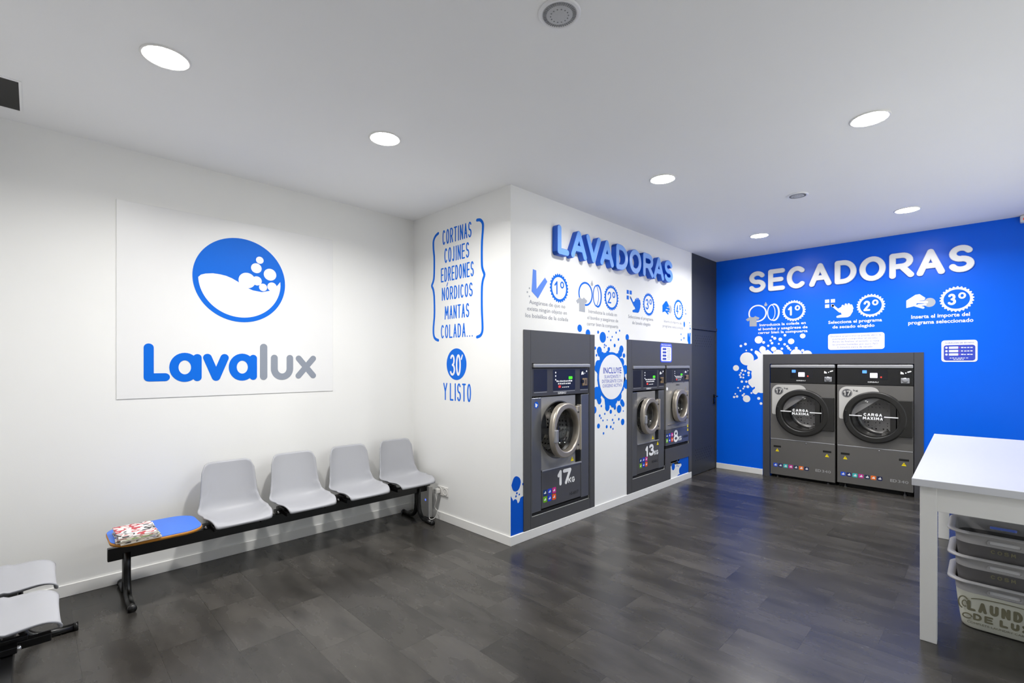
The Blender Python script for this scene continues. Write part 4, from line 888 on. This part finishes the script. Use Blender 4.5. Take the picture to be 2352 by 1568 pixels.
    gs = obj('door_glass', MB().lathe(F, DCu, DCv, [(.229, .024), (.2, .032), (.12, .041), (.02, .044)], 56, True, True), 'glass_dark', dr)
    mb = MB(); FG = F
    mb.prism(F, rect(DCu-.24, DCu-.115, .887, .899), (), .054, .055); mb.prism(F, rect(DCu+.095, DCu+.225, .887, .899), (), .054, .055)
    word(mb, F, 'CARGA', DCu-.098, DCu+.078, .895, .93, .009, .054, .055, gap=.25); word(mb, F, 'MAXIMA', DCu-.106, DCu+.085, .852, .887, .009, .054, .055, gap=.25)
    obj('load_line', mb, 'white_mark', dr)
    obj('drum', MB().lathe(F, DCu, DCv, [(.234, .0), (.238, -.06), (.29, -.07), (.29, -.45), (.2, -.47), (.01, -.47)], 56, True, True), 'drum', t)
    rb = MB()
    for kk in range(3):
        a = R(50+120*kk); cc, ss = cos(a), sin(a)
        rb.loft([[F.p(DCu+(.29*cc-w_*ss), DCv+(.29*ss+w_*cc), d_) for w_, d_ in ((-.04, -.08), (.04, -.08), (.04, -.44), (-.04, -.44))], [F.p(DCu+(.20*cc-w_*ss), DCv+(.20*ss+w_*cc), d_) for w_, d_ in ((-.015, -.09), (.015, -.09), (.015, -.43), (-.015, -.43))]], True, False, False, True)
    obj('drum_lifter', rb, 'steel_grey', t)
dryer(-2.075, -1.338, .034, 'left tumble dryer of the pair, nearest the door, with black round door')
dryer(-1.318, -.591, .05, 'right tumble dryer of the pair, partly behind the white table')

# ------------------------------------------------------------------ beam benches
def shell(F, c, zoff=0):
    """moulded seat: F.U sideways, F.V up, F.N forwards; c = sideways centre"""
    prof = [(.218, .378, .176), (.222, .392, .180), (.208, .403, .186), (.165, .408, .196), (.10, .402, .206), (.03, .396, .214), (-.04, .392, .218), (-.095, .396, .217), (-.135, .415, .212), (-.160, .455, .202), (-.174, .52, .190), (-.186, .60, .182), (-.200, .69, .175), (-.210, .770, .165)]
    NT, NS = 44, 24
    def at(t):
        x = max(0, min(1, t))*NT; i = min(int(x), NT-1); q = x-i
        a, b = P[i], P[i+1]; return [a[k]+(b[k]-a[k])*q for k in range(3)]
    P = crom(prof, NT); g = []
    for i in range(NT+1):
        row = []
        for j in range(NS+1):
            s_ = -1+2*j/NS; a = abs(s_); t = i/NT
            e = 0 if a < .68 else 1-math.sqrt(max(0, 1-((a-.68)/.32)**2))
            lo, hi = .05*e, 1-.07*e                       # rounded corners front and top
            tt = lo+(hi-lo)*t
            f, z, w_ = at(tt); f2, z2, _ = at(tt+.01); f1, z1, _ = at(tt-.01)
            tx, tz = f2-f1, z2-z1; L = math.hypot(tx, tz) or 1; nx, nz = tz/L, -tx/L      # towards the sitter
            k = .5*(1+math.tanh((tt-.16)/.09))
            lift = k*(.038*a**3.4-.006*(1-a*a))*(1.25 if .35 < tt < .75 else 1)
            row.append(F.p(c+s_*w_, z+nz*lift+zoff, f+nx*lift))
        g.append(row)
    vs_ = [q for r_ in g for q in r_]; fs = []
    W_ = NS+1
    for i in range(NT):
        for j in range(NS): fs.append((i*W_+j, i*W_+j+1, (i+1)*W_+j+1, (i+1)*W_+j))
    return vs_, fs
def seat(F, c, parent, back=0):
    vs_, fs = shell(Fr(F.o-F.N*back, F.U, F.V), c); mb = MB(); mb.add(vs_, fs, True); o = obj('seat', mb, 'chair', parent)
    md = o.modifiers.new('thickness', 'SOLIDIFY'); md.thickness = .009; md.offset = -1
    for q in (-1, 1):
        br_ = MB().fbox(F, c+q*.15-.018, c+q*.15+.018, .338, .372, -.10, .13, .004); br_.fbox(F, c+q*.15-.012, c+q*.15+.012, .355, .388, -.05, .06, .003); br_.fbox(F, c+q*.18-.03, c+q*.18+.03, .345, .372, -.03, .03, .003)
        obj('seat_bracket', br_, 'black_metal', o)
    for q in (-.195, .195): bt = MB(); bt.lathe(Fr(F.p(c+q, .36, .03), F.U, F.V), 0, 0, [(.011, 0), (.011, .008), (.006, .012), (.001, .012)], 12, True, True); lab(obj('bolt', bt, 'chrome', o), 'chrome bolt')
def leg(F, u, parent, zt=.30, fwd=.25, back=.25):
    for sg, L in ((1, fwd), (-1, back)):
        pts = [F.p(u, zt, sg*.017), F.p(u, .2, sg*.017), F.p(u, .15, sg*.019)]
        for a in range(0, 91, 10): q = R(a); pts.append(F.p(u, .128-.105*sin(q), sg*(.024+.10*(1-cos(q)))))
        pts.append(F.p(u, .02, sg*L))
        o = obj('leg', MB().tube(pts, .021, 14), 'black_metal', parent)
        obj('foot_cap', MB().tube([F.p(u, .021, sg*(L-.012)), F.p(u, .021, sg*(L+.006))], .0235, 14), 'black', o)
FQ = Fr((0, 3.925, 0), (1, 0, 0), (0, 0, 1))         # bench along the logo wall, facing the room
b1_ = thing('waiting_bench', (1.55, 3.925, 0), 'black beam bench with four grey seats and a blue table end under the logo panel', 'bench')
obj('crossbar', MB().fbox(FQ, .33, 2.78, .262, .342, -.02, .02, .003, 1), 'black_metal', b1_)
leg(FQ, .425, b1_); leg(FQ, 2.645, b1_)
for c in (1.055, 1.54, 2.025, 2.51): seat(FQ, c, b1_)
pl2 = rrect(.326, .796, 3.615, 4.03, .12, 10)
tt = obj('table_top', MB().prism(FTOP, pl2, (), .437, .441), 'ttop', b1_)
mb = MB(); n = len(pl2); ctr = (.561, 3.822)
sc_ = lambda k: [(ctr[0]+(a-ctr[0])*(1+k/.235), ctr[1]+(b-ctr[1])*(1+k/.2)) for a, b in pl2]
mb.loft([[FTOP.p(a, b, z) for a, b in sc_(k)] for k, z in ((-.006, .418), (.002, .4195), (.004, .428), (.003, .4365), (-.004, .4385))], True, True, True, False)
lab(obj('table_edge', mb, 'ply', tt), 'honey coloured wooden edge')
obj('table_bracket', MB().box(.42, .70, 3.89, 3.96, .342, .40, .004, 1).box(.44, .68, 3.80, 4.0, .40, .419, .003, 1), 'black_metal', tt)
FP = Fr((-.075, 0, 0), (0, 1, 0), (0, 0, 1))         # short bench at the left edge, facing along the logo wall
b2_ = thing('waiting_bench', (-.075, 3.1, 0), 'black beam bench with two grey seats cut off by the left edge of the photo', 'bench')
obj('crossbar', MB().fbox(FP, 2.3, 3.78, .262, .342, -.02, .02, .003, 1), 'black_metal', b2_)
leg(FP, 3.66, b2_); leg(FP, 2.36, b2_)
for c in (3.465, 2.965): seat(FP, c, b2_, .062)

# magazines on the bench table
cols = [[(238, 232, 228), (190, 40, 50), (245, 242, 240), (40, 36, 38), (236, 226, 220), (200, 60, 70)], [(235, 230, 225), (60, 60, 66), (240, 236, 230), (160, 50, 60)], [(230, 224, 214), (120, 160, 60), (240, 238, 232), (40, 40, 40)], [(224, 218, 206), (70, 100, 190), (238, 232, 226), (120, 90, 70)], [(214, 206, 190), (60, 60, 60), (226, 218, 206), (180, 150, 110)]]
MAG = ['lowest magazine of the pile on the blue bench table', 'second magazine from the bottom of the pile on the blue bench table', 'middle magazine of the pile on the blue bench table', 'magazine just under the top one on the blue bench table', 'top magazine of the pile, red and white cover with black photos']
z = .4415
for i in range(5):
    a = R((3, -4, 2, -2, 1)[i]); hx, hy, th_ = (.099, .098, .096, .097, .095)[i], (.143, .14, .138, .139, .136)[i], (.009, .008, .008, .007, .008)[i]
    ox, oy = .452+(.004, -.004, .003, .0, -.003)[i], 3.74+(-.002, .004, -.004, .002, .004)[i]
    Fm = Fr((ox, oy, z), (cos(a), sin(a), 0), (-sin(a), cos(a), 0))
    t = thing('magazine', (ox, oy, z), MAG[i], 'magazine', 'magazines on the bench table')
    nb = MB()
    rings = []
    for k in range(9):
        v = -hy+2*hy*k/8
        rings.append((v, .0012*sin(k*1.3+i)))
    nb.fbox(Fm, -hx+.001, hx-.001, -hy+.001, hy-.001, 0, th_-.0008, .0012, 1); obj('pages', nb, 'paper', t)
    cv = MB(); cv.prism(Fm, rrect(-hx, hx, -hy, hy, .002, 2), (), th_-.0008, th_); cv.fbox(Fm, -hx-.0012, -hx+.0015, -hy, hy, 0, th_, .0005, 1)
    obj('cover', cv, cover_mat('magazine_cover_%s' % 'abcde'[i], i*3.1, cols[4-i]), t)
    z += th_+.0002

# ------------------------------------------------------------------ socket, plug, power supply
t = thing('wall_socket', (XC, 3.716, .235), 'white double wall socket low on the short wall by the bench end', 'socket')
obj('plate', MB().fbox(FC, -3.80, -3.636, .240, .328, 0, .012, .004), 'socket', t)
for u in (-3.762, -3.676):
    o = obj('outlet', MB().lathe(FC, u, .284, [(.036, .012), (.034, .015), (.026, .014), (.024, .005), (.002, .004)], 28, True, True), 'socket', t)
    h_ = MB(); h_.prism(FC, circ(u-.009, .284, .0035, 8), (), .006, .0075); h_.prism(FC, circ(u+.009, .284, .0035, 8), (), .006, .0075); obj('pin_holes', h_, 'gap', o)
t = thing('charger_plug', (XC-.02, 3.762, .26), 'white plug with a cable sitting in the left half of the wall socket', 'plug')
obj('plug_body', MB().fbox(FC, -3.785, -3.738, .262, .308, .015, .075, .010), 'socket', t)
cb = crom([(XC-.065, 3.755, .262), (XC-.06, 3.75, .20), (XC-.045, 3.80, .13), (XC-.03, 3.78, .09), (XC-.05, 3.74, .10), (XC-.06, 3.77, .03), (XC-.09, 3.80, .012), (XC-.08, 3.84, .03), (XC-.04, 3.872, .08)], 60)
obj('cable', MB().tube(cb, .0035, 8), 'socket', t)
t = thing('power_supply', (XC-.04, 3.945, 0), 'white box with a blue light standing on the floor behind the right bench leg', 'power supply')
obj('housing', MB().fbox(FC, -4.02, -3.872, .001, .308, .014, .060, .008), 'socket', t)
obj('indicator', MB().prism(FC, circ(-3.928, .170, .010, 14), (), .060, .0615), 'led_blue', t)

# ------------------------------------------------------------------ table and laundry baskets
TR = R(1.1); ca, sa = cos(TR), sin(TR)
FT = Fr((3.395, .293, 0), (ca, sa, 0), (-sa, ca, 0))  # u along the table, v towards the washers, d up
t = thing('work_table', (4.5, -.06, 0), 'long white table in the right foreground before the blue wall', 'table')
obj('table_top', MB().fbox(FT, 0, 2.32, -.76, 0, .845, .885, .003), 'table', t)
for u, v in ((.035, -.032), (2.16, -.032), (.035, -.728), (2.16, -.728)):
    obj('leg', MB().fbox(FT, u, u+.07, v-.07 if v > -.5 else v, v if v > -.5 else v+.07, 0, .845, .0025), 'table_body', t)
ap = MB(); ap.fbox(FT, .037, .055, -.66, -.10, .715, .845, .0015, 1); ap.fbox(FT, 2.20, 2.22, -.66, -.10, .715, .845, .0015, 1); ap.fbox(FT, .10, 2.16, -.054, -.036, .715, .845, .0015, 1); ap.fbox(FT, .10, 2.16, -.724, -.706, .715, .845, .0015, 1)
obj('apron', ap, 'table_body', t)

ZK = .865
M['slot_filler'] = mat('pale_slot_filler', (214, 213, 214), .4, var=.01)  # added pale plate, stands for the lighter basket visible through the grip slot
def basket(x0, yc, zb, label, body):
    """open laundry basket; wall front at x0, centred on yc, standing at zb; the lip stands 3 cm proud"""
    t = thing('laundry_basket', (x0+.19, yc, zb), label, 'laundry basket', 'nested laundry baskets under the table')
    hx, hy = .185, .205
    base_ = rrect(-hx, hx, -hy, hy, .075, 6); flat = []
    for i, (a, b) in enumerate(base_):                 # straight sides subdivided so that the grip slots have ends
        c, d = base_[(i+1) % len(base_)]; L = math.hypot(c-a, d-b); n_ = max(1, int(round(L/.012))) if L > .1 else 1
        for q in range(n_): flat.append((a+(c-a)*q/n_, b+(d-b)*q/n_))
    m_ = len(flat)
    def lp(k, z): return [Vector((x0+hx+a*(hx-k)/hx, yc+b*(hy-k)/hy, zb+z*ZK)) for a, b in flat]
    lv = [(.034, .004), (.029, .014), (.022, .07), (.015, .14), (.008, .22), (.006, .246)]
    bo = MB(); bo.loft([lp(k, z) for k, z in lv]); bo.loft([lp(k+.0035, z) for k, z in lv[::-1]]); bo.add(lp(.034, .004), [tuple(reversed(range(m_)))]); bo.add(lp(.037, .008), [tuple(range(m_))])
    obj('basket_body', bo, body, t)
    up = [(.0055, .244), (.005, .253), (.0045, .260), (.004, .282), (.0035, .292), (.002, .306), (.0, .318)]
    ub = MB()
    for off in (0, .0035):
        rings = [lp(k+off, z) for k, z in up]; vs_ = [q for r_ in rings for q in r_]; fs = []
        for i in range(len(up)-1):
            for j in range(m_):
                q = (j+1) % m_; mid = (rings[i][j]+rings[i][q])/2
                if i == 2 and abs(mid.y-yc) < .062 and abs(mid.x-(x0+hx)) > hx*.5: continue
                f_ = (i*m_+j, i*m_+q, (i+1)*m_+q, (i+1)*m_+j); fs.append(tuple(reversed(f_)) if off else f_)
        ub.add(vs_, fs, True)
    ub.loft([lp(.0035, .316), lp(-.002, .323), lp(-.012, .3275), lp(-.023, .3265), lp(-.030, .320), lp(-.0305, .313), lp(-.028, .312), lp(-.022, .318), lp(-.01, .319), lp(.0, .314)])
    obj('upper_band', ub, 'basket', t)
    for F_, yy in ((Fr((x0+.0043, 0, 0), (0, -1, 0), (0, 0, 1)), -yc), (Fr((x0+2*hx-.0043, 0, 0), (0, 1, 0), (0, 0, 1)), yc)):
        obj('grip_rim', MB().prism(F_, rrect(yy-.070, yy+.070, zb+.218, zb+.250, .016, 6), [rrect(yy-.062, yy+.062, zb+.2255, zb+.2435, .009, 6)], -.006, .004), 'basket', t)
        if F_.N.x < 0: obj('slot_filler', MB().prism(F_, rrect(yy-.064, yy+.064, zb+.223, zb+.246, .010, 6), (), -.006, -.003), 'slot_filler', t)
    return t
def prints(t, x0, yc, zb):
    """olive lettering on the front of a basket; the front leans outwards"""
    F = Fr((x0+.0285, 0, zb+.012), (0, -1, 0), (-.0215, 0, .180)); s_ = MB(); yy = -yc
    word(s_, F, 'LAUNDRY', yy-.15, yy+.158, .095, .155, .014, .001, .0016, gap=.3)
    word(s_, F, 'DE', yy-.125, yy-.045, .044, .084, .010, .001, .0016, gap=.3); word(s_, F, 'LUXE', yy-.02, yy+.14, .044, .084, .012, .001, .0016, gap=.3)
    s_.text(F, 'COMPLETE LAUNDRY CARE SERVICE', yy-.15, yy+.155, .02, .012, .0016)
    s_.stroke(F, arc(yy-.165, .135, .02, .036, 40, 250, 14), .006, .001, .0016); s_.stroke(F, arc(yy-.16, .13, .010, .018, 0, 300, 12), .005, .001, .0016)
    s_.stroke(F, arc(yy-.15, .06, .018, .014, 0, 320, 12), .006, .001, .0016); s_.stroke(F, arc(yy, .16, .14, .022, 160, 20, 16), .004, .001, .0016)
    obj('printed_lettering', s_, 'print_olive', t)
    # small round stamp on the left end face
    F2 = Fr((0, yc+.205-.0285, zb+.012), (-1, 0, 0), (0, .0215, .180)); m2 = MB()
    m2.prism(F2, circ(-(x0+.105), .105, .038, 32), [circ(-(x0+.105), .105, .034, 32)], .001, .0016); m2.text(F2, '24', -(x0+.127), -(x0+.083), .088, .034, .0016, .02); m2.text(F2, 'OPEN', -(x0+.13), -(x0+.08), .15, .014, .0016); 
    obj('printed_stamp', m2, 'print_olive', t)
def band_marks(t, x0, yc, zb):
    F = Fr((x0+.0095, 0, zb+.172), (0, -1, 0), (-.025, 0, .20)); yy = -yc
    for k, c in enumerate('COSM'): m_ = MB(); glyph(m_, F, c, yy-.055+k*.026, yy-.036+k*.026, .004, .026, .005, .001, .0016); obj('band_letter', m_, 'print_olive', t)
XB = 3.750
for k, l in enumerate(['lowest laundry basket on the floor under the table, cream with LAUNDRY print', 'middle basket of the nested stack under the white table', 'topmost basket of the nested stack under the white table']):
    x0, zb = XB+.004*k, .0015+k*.138
    t = basket(x0, -.068, zb, l, 'basket_dark' if k else 'basket_print')
    if k == 0: prints(t, x0, -.068, zb)
    else: band_marks(t, x0, -.068, zb)
